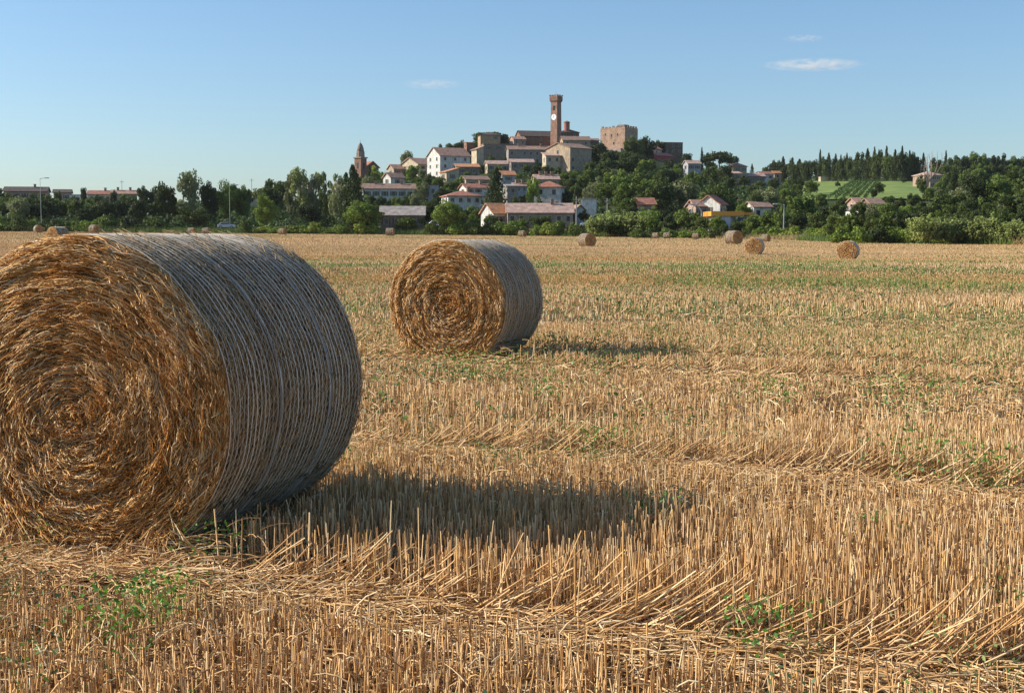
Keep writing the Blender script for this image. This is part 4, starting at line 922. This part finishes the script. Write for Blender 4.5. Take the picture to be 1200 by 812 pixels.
def cane_mesh(seed, n):
    """a feathery clump of cane: arching leaf blades up tall stems"""
    g = np.random.default_rng(seed); nst = 46; a = g.random(nst) * 6.28; q = g.random(nst) ** .5 * .38; sx = np.cos(a) * q; sy = np.sin(a) * q; hh = g.uniform(.45, 1.0, nst) * (1 - q * .7); lx = sx * .7 + g.normal(0, .07, nst); ly = sy * .7 + g.normal(0, .07, nst)
    k = g.integers(0, nst, n); t = g.uniform(.2, 1, n) ** .7; bx = sx[k] + lx[k] * t ** 2; by = sy[k] + ly[k] * t ** 2; bz = hh[k] * t * .93
    az = g.random(n) * 6.28; l = g.uniform(.10, .22, n); s = np.linspace(0, 1, 4)[None, :]
    P = np.stack([bx[:, None] + np.cos(az)[:, None] * l[:, None] * s, by[:, None] + np.sin(az)[:, None] * l[:, None] * s, bz[:, None] + l[:, None] * (1.1 * s - 1.0 * s * s)], -1)
    side = np.stack([-np.sin(az), np.cos(az), 0 * az], -1)[:, None, :] * (np.array([.6, 1, .8, .1])[None, :, None] * .030)
    V = np.stack([P - side, P + side], 2).reshape(-1, 3); I = np.arange(n * 8).reshape(n, 4, 2)
    q_ = np.stack([I[:, :-1, 0], I[:, :-1, 1], I[:, 1:, 1], I[:, 1:, 0]], -1).reshape(-1, 4)
    c = np.repeat(np.array([1.0, 1.0, .85]) * g.uniform(.55, 1.5, (n, 1)), 8, axis=0)
    return mesh_np('crown', V, q_, M_LEAF, c, link=False)
def trunk_mesh(kind, seed):
    g = random.Random(seed); mb = MB()
    top = {'round': .5, 'tall': .75, 'cypress': .3, 'pine': .72, 'shrub': .25, 'cane': .2}[kind]; r0 = {'shrub': .02, 'cane': .02, 'tall': .022, 'cypress': .02}.get(kind, .032)
    mb.bar((0, 0, -.08), (0, 0, top * .5), r0, 7, r0 * .75); mb.bar((0, 0, top * .5), (g.uniform(-.02, .02), 0, top), r0 * .75, 7, r0 * .45)
    for i in range(5):
        a = i * 1.26 + g.random(); z = top * g.uniform(.45, .95); l = .22 if kind != 'tall' else .12
        mb.bar((0, 0, z), (math.cos(a) * l, math.sin(a) * l, z + g.uniform(.08, .2)), r0 * .4, 5, r0 * .15)
    me = mb.build('trunk', M_BARK); o = me; m_ = o.data; bpy.data.objects.remove(o); return m_
PROTO = {}
for kd, nv, nl, sz in (('round', 4, 4200, .052), ('tall', 3, 3000, .045), ('cypress', 2, 2600, .042), ('pine', 2, 2400, .05), ('shrub', 3, 1800, .085)):
    PROTO[kd] = [(crown_mesh(kd, 100 + i * 7 + nv, nl, sz), trunk_mesh(kd, i)) for i in range(nv)]
PROTO['cane'] = [(cane_mesh(5 + i, 1700), trunk_mesh('cane', i)) for i in range(3)]
FINE = {'round': [(crown_mesh('round', 300 + i, 8500, .034), trunk_mesh('round', 20 + i)) for i in range(3)]}
TONE = {'dark': (.044, .062, .020), 'deep': (.074, .100, .028), 'mid': (.112, .152, .036), 'bright': (.165, .225, .042), 'lime': (.24, .285, .06), 'grey': (.19, .205, .115), 'pale': (.31, .35, .15)}
TNAME = {'dark': 'dark green', 'deep': 'deep green', 'mid': 'mid green', 'bright': 'bright green', 'lime': 'yellow-green', 'grey': 'grey-green', 'pale': 'pale green'}
KNAME = {'round': ('leafy_tree', 'round-crowned tree', 'tree'), 'tall': ('poplar_tree', 'tall slim tree', 'tree'), 'cypress': ('cypress_tree', 'pointed cypress', 'cypress'), 'pine': ('pine_tree', 'flat-topped pine', 'pine'),
         'shrub': ('shrub', 'shrub', 'shrub'), 'cane': ('cane_clump', 'feathery cane clump', 'cane')}
GRP = {'round': 'leafy trees on the hill and round the field', 'tall': 'tall slim trees', 'cypress': 'cypresses', 'pine': 'pines', 'shrub': 'shrubs at the field edge and on the slope', 'cane': 'cane clumps along the field edge'}
used = set(); TREES = []
def tree(kind, px, pb, ptop, wpx, tone, label=None, Y=None, fine=False):
    if Y is None: X, Y = ground_at(px, pb, 120)
    else: X = (px - 600) / F_PX * Y
    g = h1(X, Y); h = max(1.0, zpx(ptop, Y) - g) / (.97 if kind != 'round' else 1.0); w = wpx * Y / F_PX * (1.6 if kind == 'cypress' else 1.4 if kind == 'tall' else 1.0)
    nm, kn, cat = KNAME[kind]
    ever = kind == 'round' and tone == 'dark'
    if ever: nm = 'evergreen_tree'
    if label is None: label = auto_label(kind, px, (pb + ptop) / 2, h, tone)
    used.add(label)
    r = empty(nm, (X, Y, g - .1), random.random() * 6.28); r.scale = (w, w, h); tag(r, label, cat, 'dark evergreen trees' if ever else GRP[kind])
    cm, tm = random.choice((FINE if fine and kind in FINE else PROTO)[kind])
    for me, nme in ((cm, 'crown'), (tm, 'trunk' if kind not in ('shrub', 'cane') else 'stem')):
        o = bpy.data.objects.new(nme, me); COL.objects.link(o); o.parent = r; o.color = (*TONE[tone], 1)
    TREES.append((px, pb, ptop, wpx, Y))
    return r
LANDMARK += [(985, 222, 'vineyard'), (1050, 225, 'green meadow'), (995, 293, 'bale farthest right'), (885, 288, 'bale with the coiled face'), (688, 281, 'lone bale by the reeds'), (917, 250, 'street lamp below the vineyard'), (271, 240, 'street lamp over the white car'),
             (110, 268, 'pale bale at the left edge of the field'), (51, 228, 'thin lamp at the far left'), (815, 250, 'pair of curved lamps'), (545, 330, 'second largest bale'), (1198, 240, 'right edge of the picture'), (2, 245, 'left edge of the picture'), (711, 240, 'pale pole in the reeds'), (190, 330, 'huge bale')]
def auto_label(kind, px, py, h, tone):
    kn = 'evergreen tree' if (kind == 'round' and tone == 'dark') else KNAME[kind][1]; size = ('small' if h < 5.5 else 'medium-sized' if h < 9 else 'tall') if kind not in ('shrub', 'cane') else ('low' if h < 2.6 else 'big')
    cand = sorted(LANDMARK, key=lambda l: (l[0] - px) ** 2 + 2 * (l[1] - py) ** 2)
    for lx, ly, ln in cand[:14]:
        dx, dy = px - lx, py - ly
        if abs(dx) < 6: rel = 'directly above' if dy < 0 else 'directly below'
        elif abs(dy) > 1.3 * abs(dx): rel = 'above' if dy < 0 else 'below'
        else:
            far_ = 'close ' if abs(dx) < 16 else '' if abs(dx) < 45 else 'well '
            rel = far_ + ('left of' if dx < 0 else 'right of') if abs(dy) < .45 * abs(dx) else far_ + (('upper ' if dy < 0 else 'lower ') + ('left of' if dx < 0 else 'right of'))
        lab = f'{size} {TNAME[tone]} {kn} {rel} the {ln}'
        if len(lab.replace('-', ' ').split()) > 16: lab = lab.split(' ', 1)[1]
        if lab not in used and len(lab.replace('-', ' ').split()) <= 16: return lab
    return f'{TNAME[tone]} {kn} in the wood near the {cand[0][2]}'

T = tree
# -- named trees of the skyline and the belt
T('tall', 225, 262, 202, 26, 'grey', 'tall feathery grey-green tree with bare grey trunks, highest of the left skyline', fine=True)
T('round', 195, 262, 212, 32, 'deep', 'bushy dark tree left of the tall feathery one')
T('round', 247, 262, 211, 24, 'dark'); T('round', 270, 262, 211, 44, 'bright', 'broad yellowish-green tree behind the street lamp over the big bale', fine=True)
T('round', 288, 262, 216, 22, 'mid'); T('round', 232, 271, 241, 54, 'deep', 'wide rounded bush standing over the top of the big bale', fine=True)
T('round', 315, 252, 212, 40, 'deep'); T('round', 332, 252, 208, 34, 'deep')
T('round', 313, 273, 226, 33, 'bright', 'fresh green lopsided tree on the field edge left of the poplars', fine=True)
T('tall', 353, 262, 197, 22, 'pale', 'tallest pale-trunked poplar of the row left of the church tower'); T('tall', 344, 262, 204, 16, 'grey'); T('tall', 371, 262, 203, 17, 'grey'); T('tall', 382, 262, 204, 15, 'deep'); T('tall', 396, 262, 206, 16, 'grey')
T('round', 362, 266, 236, 32, 'dark'); T('round', 385, 255, 222, 26, 'deep')
T('cypress', 415, 262, 195, 26, 'dark', 'big black-green conifer standing in front of the church tower'); T('cypress', 407, 262, 204, 20, 'dark')
T('round', 425, 274, 234, 52, 'bright', 'large bright green tree on the field edge left of the barn', fine=True)
T('round', 441, 222, 196, 20, 'lime'); T('cypress', 434, 226, 195, 8, 'dark'); T('round', 452, 224, 202, 16, 'mid')
T('round', 479, 204, 177, 21, 'grey', 'grey-green round tree alone on the sky left of the cream gabled house')
T('round', 484, 216, 192, 20, 'bright'); T('tall', 494, 246, 218, 18, 'grey', 'silvery tree in front of the right end of the long white house')
T('round', 528, 186, 167, 22, 'deep', Y=655); T('round', 541, 186, 165, 16, 'dark', Y=655); T('round', 518, 186, 171, 16, 'dark', Y=650)
T('round', 525, 275, 233, 46, 'bright', 'large bright green tree above the second bale', fine=True)
T('cypress', 582, 252, 198, 24, 'dark', 'biggest black-green cypress in the middle of the town'); T('tall', 625, 250, 210, 15, 'bright', 'ivy-green upright tree left of the white house with four windows')
T('pine', 574, 186, 154, 46, 'dark', 'broad dark tree dome behind the beige terrace house', Y=662); T('round', 592, 180, 160, 18, 'dark', Y=662); T('round', 558, 182, 163, 18, 'deep', Y=662)
T('round', 703, 200, 166, 30, 'dark'); T('round', 694, 200, 172, 16, 'dark'); T('round', 715, 206, 176, 28, 'dark'); T('round', 740, 198, 160, 26, 'deep'); T('round', 755, 196, 160, 26, 'dark', 'big dark tree crown on the sky right of the castle keep')
T('round', 735, 208, 178, 30, 'deep'); T('round', 771, 184, 165, 18, 'dark', Y=672); T('round', 803, 198, 179, 16, 'deep'); T('round', 790, 214, 195, 22, 'mid')
T('cypress', 820.5, 196, 174, 5, 'dark', 'slender lone cypress on the sky right of the dark red-brown block'); T('round', 826, 199, 181, 14, 'dark')
T('pine', 841, 212, 176, 36, 'dark', 'large dark umbrella pine on the sky left of the stone house'); T('pine', 853, 210, 181, 26, 'dark'); T('round', 832, 214, 188, 22, 'dark'); T('round', 848, 216, 192, 20, 'deep')
T('cypress', 879, 210, 193, 5, 'dark'); T('round', 895, 211, 195, 12, 'deep')
for i, (x, t_, w_) in enumerate(((904, 191, 12), (915, 185, 9), (926, 186, 8), (934, 188, 12), (943, 194, 11), (958, 177, 6), (968, 181, 9), (976, 182, 8), (982, 183, 6), (989, 181, 7), (1001, 181, 10), (1013, 176, 10), (1021, 174, 7), (1026, 177, 6), (1035, 173, 8), (1045, 177, 9), (1053, 173, 8), (1062, 178, 8), (1078, 181, 8), (1104, 178, 6))):
    nth = ['first', 'second', 'third', 'fourth', 'fifth', 'sixth', 'seventh', 'eighth', 'ninth', 'tenth', 'eleventh', 'twelfth', 'thirteenth', 'fourteenth', 'fifteenth', 'sixteenth', 'seventeenth', 'eighteenth', 'nineteenth', 'twentieth'][i]
    T('cypress', x, 214, t_, w_, 'dark', f'{nth} dark pointed cypress from the left along the right-hand ridge')
for x in range(904, 1066, 7): T('round', x + random.uniform(-2, 2), 214, (189 if x < 955 else 180 if x > 1000 else 185) + random.uniform(-2, 2), random.uniform(13, 18), random.choice(['dark', 'dark', 'deep']))
T('round', 1092, 212, 185, 18, 'deep', 'round-crowned tree between the two cypresses on the ridge by the villa')
for x, t_ in ((1114, 182), (1124, 181), (1136, 178), (1149, 180), (1160, 180), (1172, 182), (1183, 183), (1194, 184), (1206, 186), (1218, 187), (1230, 189), (1100, 192)):
    T('round', x, 213, t_, random.uniform(16, 21), random.choice(['dark', 'deep', 'deep', 'mid']))
for i in range(26): T('round', 1106 + i * 4.4 + random.uniform(-3, 3), 218 + (i % 3) * 6, 192 + (i % 3) * 9 + random.uniform(-2, 3), random.uniform(15, 20), random.choice(['deep', 'dark', 'deep', 'mid']))
# far-left skyline trees
for x, t_, w_ in ((4, 222, 14), (20, 226, 26), (50, 227, 22), (72, 223, 9), (101, 217, 9), (136, 222, 10), (170, 217, 16), (183, 220, 18), (60, 229, 22), (110, 231, 20), (155, 230, 24), (-15, 224, 26), (-40, 226, 26)):
    T('round', x, 247, t_, w_, random.choice(['dark', 'deep', 'mid']))
for i in range(26):
    x = -60 + i * 11; T('round', x + random.uniform(-4, 4), 262 + random.uniform(-6, 4), 232 + random.uniform(-3, 8), random.uniform(24, 34), random.choice(['dark', 'dark', 'deep', 'deep', 'mid', 'grey']))
for i in range(22):
    x = -40 + i * 11; T('shrub', x + random.uniform(-4, 4), 271.5, 252 + random.uniform(-4, 9), random.uniform(16, 30), random.choice(['dark', 'deep', 'mid', 'bright']))
# shrubs of the middle belt
for i in range(30):
    x = 288 + i * 13.6
    if 445 < x < 500: continue
    T('shrub', x + random.uniform(-4, 4), 273.5 + (x - 288) * .008, 256 + random.uniform(-5, 6) + (6 if 300 < x < 420 else 0), random.uniform(15, 26), random.choice(['bright', 'mid', 'lime', 'bright', 'deep']))
for x, t_, w_, tn in ((630, 251, 22, 'deep'), (600, 259, 18, 'mid'), (575, 250, 22, 'mid'), (555, 251, 22, 'bright'), (478, 254, 26, 'mid'), (655, 258, 20, 'mid'), (505, 262, 12, 'grey')):
    T('round', x, 273, t_, w_, tn)
for x, t_, w_ in ((700, 247, 26), (716, 243, 30), (733, 243, 30), (750, 246, 26), (724, 255, 34), (764, 252, 20)):
    T('cane', x, 278, t_, w_, 'pale' if t_ < 250 else 'bright')
for i in range(12): T('round', 765 + i * 19 + random.uniform(-4, 4), 276, 246 + random.uniform(-3, 6) + (9 if 820 < 765 + i * 19 < 880 else 0), random.uniform(22, 30), random.choice(['mid', 'deep', 'bright', 'dark', 'grey']))
for i in range(15): T('shrub', 748 + i * 18 + random.uniform(-4, 4), 279.5, 265 + random.uniform(-3, 4), random.uniform(16, 26), random.choice(['mid', 'deep', 'bright', 'lime']))
# right belt: dark mass with bright bushes, and canes at the right
for i in range(13): T('round', 975 + i * 20 + random.uniform(-5, 5), 283, 247 + random.uniform(-4, 6) - i * .8, random.uniform(30, 38), random.choice(['deep', 'mid', 'mid', 'dark', 'bright']), fine=i % 2 == 0)
for i in range(12): T('shrub', 985 + i * 21, 285.5, 262 + random.uniform(-3, 4), random.uniform(24, 32), random.choice(['deep', 'mid', 'bright', 'dark']))
for i in range(13): T('cane', 1078 + i * 13 + random.uniform(-3, 3), 286.5, 249 + random.uniform(-4, 5), random.uniform(22, 30), 'pale')
for i in range(16): T('round', 925 + i * 19 + random.uniform(-5, 5), 262, 234 + random.uniform(-3, 6), random.uniform(22, 30), random.choice(['mid', 'deep', 'grey', 'bright', 'dark']))
X, Y = ground_at(1086, 224); g_ = h1(X, Y); dt = empty('dead_tree', (X, Y, g_)); tag(dt, 'pale bare tree with curving limbs beside the villa on the right ridge', 'bare tree')
hT = zpx(184, Y) - g_; pm_ = plain_mat('bleached_wood', (.34, .25, .20), .9); rq = random.Random(4)
MB().bar((0, 0, -.5), (.2, 0, hT * .3), .42, 8, .33).build('trunk', pm_, dt)
for k in range(7):
    a = -1.5 + k * .5; p = Vector((.2, 0, hT * (.25 + .02 * k))); mb = MB(); d = Vector((math.sin(a), rq.uniform(-.5, .5), math.cos(a) * .9 + .25)).normalized(); r_ = .26
    for q_ in range(6):
        d = (d + Vector((-math.sin(a) * .16, rq.uniform(-.15, .15), .22))).normalized(); e = p + d * hT * .13; mb.bar(p, e, r_, 6, r_ * .78); p = e; r_ *= .78
        if q_ > 1: mb.bar(p, p + Vector((rq.uniform(-1, 1), rq.uniform(-1, 1), rq.uniform(.2, 1))).normalized() * hT * .12, r_ * .7, 5, r_ * .3)
    mb.build('limb', pm_, dt)
# vineyard: nine rows of vines running up the slope
VM = attr_mat('vine_leaves', .6, .2)
for i in range(6):
    p0 = (968 + i * 8.5, 235.5); p1 = (1003 + i * 5, 211)
    a = ground_at(*p0); b = ground_at(*p1); n = 1500; t = rng.random(n)
    x = a[0] + (b[0] - a[0]) * t; y = a[1] + (b[1] - a[1]) * t; z = H(x, y) + .3
    c = np.stack([x + rng.normal(0, .2, n), y + rng.normal(0, .2, n), z + rng.uniform(0, 1.2, n)], -1)
    V, C = leaves(c, rng.uniform(.3, .55, n), np.array([.045, .08, .018]) * rng.uniform(.6, 1.5, (n, 1)), .8)
    o = mesh_np('vine_row', V.reshape(-1, 3), np.arange(n * 4).reshape(-1, 4), VM, C)
    tag(o, ['leftmost', 'second', 'third', 'fourth', 'fifth', 'rightmost'][i] + (' vine row' if i in (0, 5) else ' vine row from the left') + ' on the bright slope', 'vine row', 'rows of vines on the right slope')
# -- trees and bushes among the houses
for a in ((573, 214, 203, 14, 'dark'), (515, 226, 207, 20, 'mid'), (528, 228, 211, 18, 'deep'), (541, 226, 206, 16, 'bright'), (505, 224, 205, 18, 'deep'), (491, 228, 210, 16, 'mid'), (519, 236, 220, 22, 'deep'), (536, 222, 212, 14, 'mid'),
          (616, 208, 193, 14, 'deep'), (628, 212, 192, 18, 'dark'), (640, 212, 194, 16, 'dark'), (652, 210, 196, 14, 'deep'), (660, 214, 201, 16, 'mid'), (606, 214, 203, 14, 'mid'), (621, 222, 208, 14, 'deep'), (580, 224, 206, 14, 'deep'),
          (668, 230, 205, 22, 'deep'), (682, 226, 203, 20, 'mid'), (664, 246, 222, 18, 'dark'), (676, 240, 215, 22, 'deep'), (699, 236, 208, 26, 'grey'), (714, 228, 200, 22, 'lime'), (704, 216, 194, 24, 'deep'), (728, 232, 204, 24, 'bright'),
          (691, 224, 196, 18, 'mid'), (612, 244, 228, 12, 'dark'), (604, 246, 230, 10, 'deep'), (619, 243, 222, 10, 'mid'), (590, 200, 184, 13, 'deep'), (576, 196, 182, 12, 'mid'), (604, 196, 181, 10, 'dark'), (568, 204, 193, 10, 'dark'),
          (498, 240, 212, 14, 'grey'), (515, 248, 222, 16, 'dark'), (506, 256, 232, 20, 'deep'), (449, 242, 226, 12, 'mid'), (437, 246, 228, 14, 'deep'), (463, 246, 230, 14, 'mid'), (478, 246, 227, 14, 'deep'), (455, 252, 236, 22, 'dark'), (482, 254, 237, 24, 'deep'), (440, 256, 238, 20, 'mid'),
          (560, 262, 244, 16, 'mid'), (545, 260, 244, 18, 'deep'), (575, 262, 246, 14, 'deep'), (667, 262, 246, 14, 'mid'), (684, 264, 246, 16, 'dark'), (783, 206, 186, 13, 'dark'), (762, 206, 187, 16, 'deep'), (775, 212, 196, 16, 'mid'), (798, 208, 190, 12, 'dark'), (749, 202, 180, 20, 'dark'),
          (806, 224, 205, 20, 'deep'), (828, 256, 228, 12, 'dark'), (870, 262, 237, 22, 'bright'), (858, 258, 233, 18, 'mid'), (834, 264, 246, 10, 'deep'), (862, 276, 256, 18, 'deep'), (847, 277, 260, 16, 'deep'), (878, 276, 252, 22, 'mid'),
          (870, 222, 206, 16, 'deep'), (888, 226, 212, 18, 'mid'), (905, 224, 208, 16, 'deep'), (852, 226, 206, 20, 'deep'), (934, 226, 208, 18, 'dark'), (1000, 242, 228, 14, 'deep'), (984, 246, 230, 18, 'mid'), (1040, 246, 229, 18, 'deep'), (1052, 250, 232, 20, 'dark'), (1066, 246, 226, 16, 'deep'), (960, 250, 228, 22, 'mid'), (1098, 232, 212, 14, 'mid'), (1078, 232, 213, 10, 'deep'), (1086, 238, 218, 14, 'mid')):
    T('round', *a)
for a in ((548, 212, 201, 9, 'mid'), (557, 222, 213, 9, 'deep'), (572, 232, 217, 12, 'mid'), (533, 240, 227, 12, 'bright'), (522, 246, 229, 13, 'mid'), (552, 256, 240, 12, 'bright'), (597, 214, 203, 9, 'deep'), (634, 216, 204, 10, 'mid'), (655, 232, 217, 10, 'bright'), (660, 256, 240, 12, 'mid'), (618, 232, 217, 8, 'mid'), (585, 206, 194, 9, 'bright'), (570, 200, 186, 8, 'deep'), (602, 193, 178, 8, 'mid'), (615, 196, 184, 9, 'deep'), (640, 200, 187, 11, 'deep'), (496, 214, 199, 9, 'mid'), (474, 216, 202, 12, 'deep'), (460, 214, 201, 9, 'mid'), (487, 226, 208, 14, 'mid'), (445, 252, 233, 12, 'bright'), (470, 252, 238, 12, 'mid'), (488, 262, 246, 14, 'deep'), (590, 262, 250, 11, 'mid'), (608, 266, 253, 11, 'bright'), (640, 268, 254, 12, 'mid'), (690, 210, 188, 16, 'deep'), (672, 214, 199, 14, 'mid')):
    T('round', *a)
for a in ((447, 252, 229, 18, 'deep'), (470, 252, 230, 18, 'mid'), (430, 256, 230, 16, 'bright'), (486, 252, 226, 16, 'grey'), (476, 272.5, 252, 30, 'mid'), (494, 271, 250, 14, 'deep'), (640, 272, 251, 18, 'deep'), (612, 272, 255, 16, 'bright'), (536, 258, 240, 12, 'mid'), (556, 250, 234, 10, 'deep'), (630, 252, 238, 12, 'mid'), (652, 250, 236, 12, 'deep'), (40, 252, 227, 22, 'deep'), (12, 250, 227, 20, 'mid'), (118, 250, 227, 18, 'deep'), (150, 250, 227, 20, 'mid'), (88, 250, 229, 16, 'deep')):
    T('round', *a)
for a in ((1027, 229, 213, 14, 'deep'), (1021, 234, 220, 10, 'dark'), (979, 221, 213, 8, 'dark'), (948, 229, 211, 18, 'mid'), (960, 239, 226, 16, 'mid'), (1040, 241, 229, 16, 'deep'), (1070, 242, 228, 16, 'mid'), (1083, 237, 220, 12, 'deep'), (1056, 216, 209, 9, 'deep')):
    T('round', *a)
for a in ((752, 264, 243, 22, 'mid'), (764, 264, 242, 20, 'bright'), (1076, 228, 206, 14, 'deep'), (1103, 228, 205, 14, 'mid'), (838, 262, 246, 12, 'deep'), (741, 262, 240, 20, 'deep')): T('round', *a)
# -- fill the hillside
def clear(px, py0, py1, w, Y):
    for x0, y0, x1, y1, Yb in KEEP:
        if Y < Yb + 4 and px + w * .45 > x0 and px - w * .45 < x1 and py0 < y1 and py1 > y0: return False
    if 938 < px < 1092 and py0 < 237 and py1 > 213: return False
    return True
cnt = 0; tries = 0
while cnt < 190 and tries < 6000:
    tries += 1
    px = random.uniform(395, 960) if random.random() < .72 else random.uniform(900, 1230)
    cp = float(np.interp(px, C_U, C_P)); pb = random.uniform(cp + 3, 268)
    X, Y = ground_at(px, pb, 200); hm = random.uniform(5.5, 10); kind = random.choices(['round', 'tall', 'cypress', 'pine'], [.72, .12, .10, .06])[0]
    hp = hm * F_PX / Y; wp = hp * {'round': random.uniform(.85, 1.25), 'tall': .5, 'cypress': .3, 'pine': 1.0}[kind]
    if not clear(px, pb - hp, pb, wp, Y): 
        hp *= .45; wp *= .5; kind = 'round'
        if not clear(px, pb - hp, pb, wp, Y): continue
    if any(abs(px - t[0]) < (wp + t[3]) * .25 and abs(Y - t[4]) < 9 for t in TREES): continue
    if pb - hp < cp - 12: continue
    tone = random.choices(['dark', 'deep', 'mid', 'bright', 'lime', 'grey'], [.2, .26, .22, .14, .06, .12])[0] if kind != 'cypress' else 'dark'
    if px > 1085 and pb - hp < 238 and tone in ('lime', 'bright'): tone = 'deep'
    T(kind, px, pb, pb - hp, wp, tone); cnt += 1
# undergrowth: low scrub covering the slope between trees and houses
g = np.random.default_rng(77); n = 5200
pu = g.uniform(-250, 1450, n); Ye, _ = edge(pu); Yc, _ = crest(pu); t = g.random(n) ** .8; y = Ye + 20 + (Yc - Ye - 22) * t; x = (pu - 600) / F_PX * y
pyb = HOR - (H(x, y) - EYE) / y * F_PX; sc_ = g.uniform(.8, 2.0, n)
ok = np.ones(n, bool)
for i in range(n):
    hp = sc_[i] * 1.6 * F_PX / y[i]
    if not clear(pu[i], pyb[i] - hp, pyb[i], hp, y[i]): ok[i] = False
x, y, sc_ = x[ok], y[ok], sc_[ok]; n = len(x); nl = 70
k = np.repeat(np.arange(n), nl); d = g.normal(size=(n * nl, 3)); d /= np.linalg.norm(d, axis=1, keepdims=True)
c = np.stack([x[k], y[k], H(x[k], y[k]) + .3 * sc_[k]], -1) + d * sc_[k][:, None] * [1.7, 1.7, 1.0] * g.uniform(.6, 1, (n * nl, 1))
tone = np.array([[.035, .06, .02], [.05, .085, .026], [.075, .12, .035], [.10, .12, .06]])[g.integers(0, 4, n)]
V, C = leaves(c, g.uniform(.5, .95, n * nl), tone[k] * g.uniform(.6, 1.5, (n * nl, 1)), .8, g=g)
un = mesh_np('undergrowth', V.reshape(-1, 3), np.arange(n * nl * 4).reshape(-1, 4), M_GREEN, C); tag(un, 'low green scrub between the trees and houses on the hillside', 'undergrowth', kind='stuff')

# ------------------------------------------------------------------ thin clouds
def cloud(label, px, py, wpx, hpx, dens):
    Y = 6000.; X = (px - 600) / F_PX * Y; Z = zpx(py, Y); mp = Y / F_PX
    bm = bmesh.new(); bmesh.ops.create_icosphere(bm, subdivisions=3, radius=1)
    me = bpy.data.meshes.new('cloud'); bm.to_mesh(me); bm.free()
    o = bpy.data.objects.new('cloud', me); COL.objects.link(o); o.location = (X, Y, Z); o.scale = (wpx * mp / 2, wpx * mp / 3, hpx * mp / 2)
    m = bpy.data.materials.new('cloud_vapour'); m.use_nodes = True; nt = m.node_tree; nt.nodes.remove(nt.nodes['Principled BSDF'])
    pv = N(nt, 'ShaderNodeVolumePrincipled'); pv.inputs['Color'].default_value = (1, .97, .96, 1); pv.inputs['Anisotropy'].default_value = 0
    tc = N(nt, 'ShaderNodeTexCoord'); ln = N(nt, 'ShaderNodeVectorMath', operation='LENGTH'); L(nt, tc.outputs['Object'], ln.inputs[0])
    f = N(nt, 'ShaderNodeMapRange'); L(nt, ln.outputs['Value'], f.inputs[0]); f.inputs[1].default_value = 1; f.inputs[2].default_value = .2; f.inputs[3].default_value = 0; f.inputs[4].default_value = 1
    nz = noise(nt, 1.9, 6, sc3=(2.4, 1, .9)); r_ = N(nt, 'ShaderNodeMapRange'); L(nt, nz, r_.inputs[0]); r_.inputs[1].default_value = .42; r_.inputs[2].default_value = .66
    mm = N(nt, 'ShaderNodeMath', operation='MULTIPLY'); L(nt, f.outputs[0], mm.inputs[0]); L(nt, r_.outputs[0], mm.inputs[1]); m2 = N(nt, 'ShaderNodeMath', operation='MULTIPLY'); L(nt, mm.outputs[0], m2.inputs[0]); m2.inputs[1].default_value = dens
    L(nt, m2.outputs[0], pv.inputs['Density']); L(nt, pv.outputs[0], nt.nodes['Material Output'].inputs['Volume'])
    me.materials.append(m); tag(o, label, 'cloud')
cloud('longest thin pinkish cloud at the upper right', 948, 80, 128, 13, .016)
cloud('faint small wisp just above the longest cloud', 936, 50, 54, 9, .010)
cloud('faint wisp of cloud above the church tower', 507, 102, 74, 12, .010)
# ------------------------------------------------------------------ thin summer haze
hz = MB().box(-1100, 1100, -45, 1500, -4, 92)
m = bpy.data.materials.new('haze_air'); m.use_nodes = True; nt = m.node_tree; nt.nodes.remove(nt.nodes['Principled BSDF'])
pv = N(nt, 'ShaderNodeVolumePrincipled'); pv.inputs['Color'].default_value = (.86, .92, 1, 1); pv.inputs['Density'].default_value = .00004; pv.inputs['Anisotropy'].default_value = .2
L(nt, pv.outputs[0], nt.nodes['Material Output'].inputs['Volume'])
tag(hz.build('haze', m), 'thin pale summer haze over the field and the hill', 'haze', kind='stuff')
print('stubble verts', soff, 'objects', len(bpy.data.objects), 'trees', len(TREES))
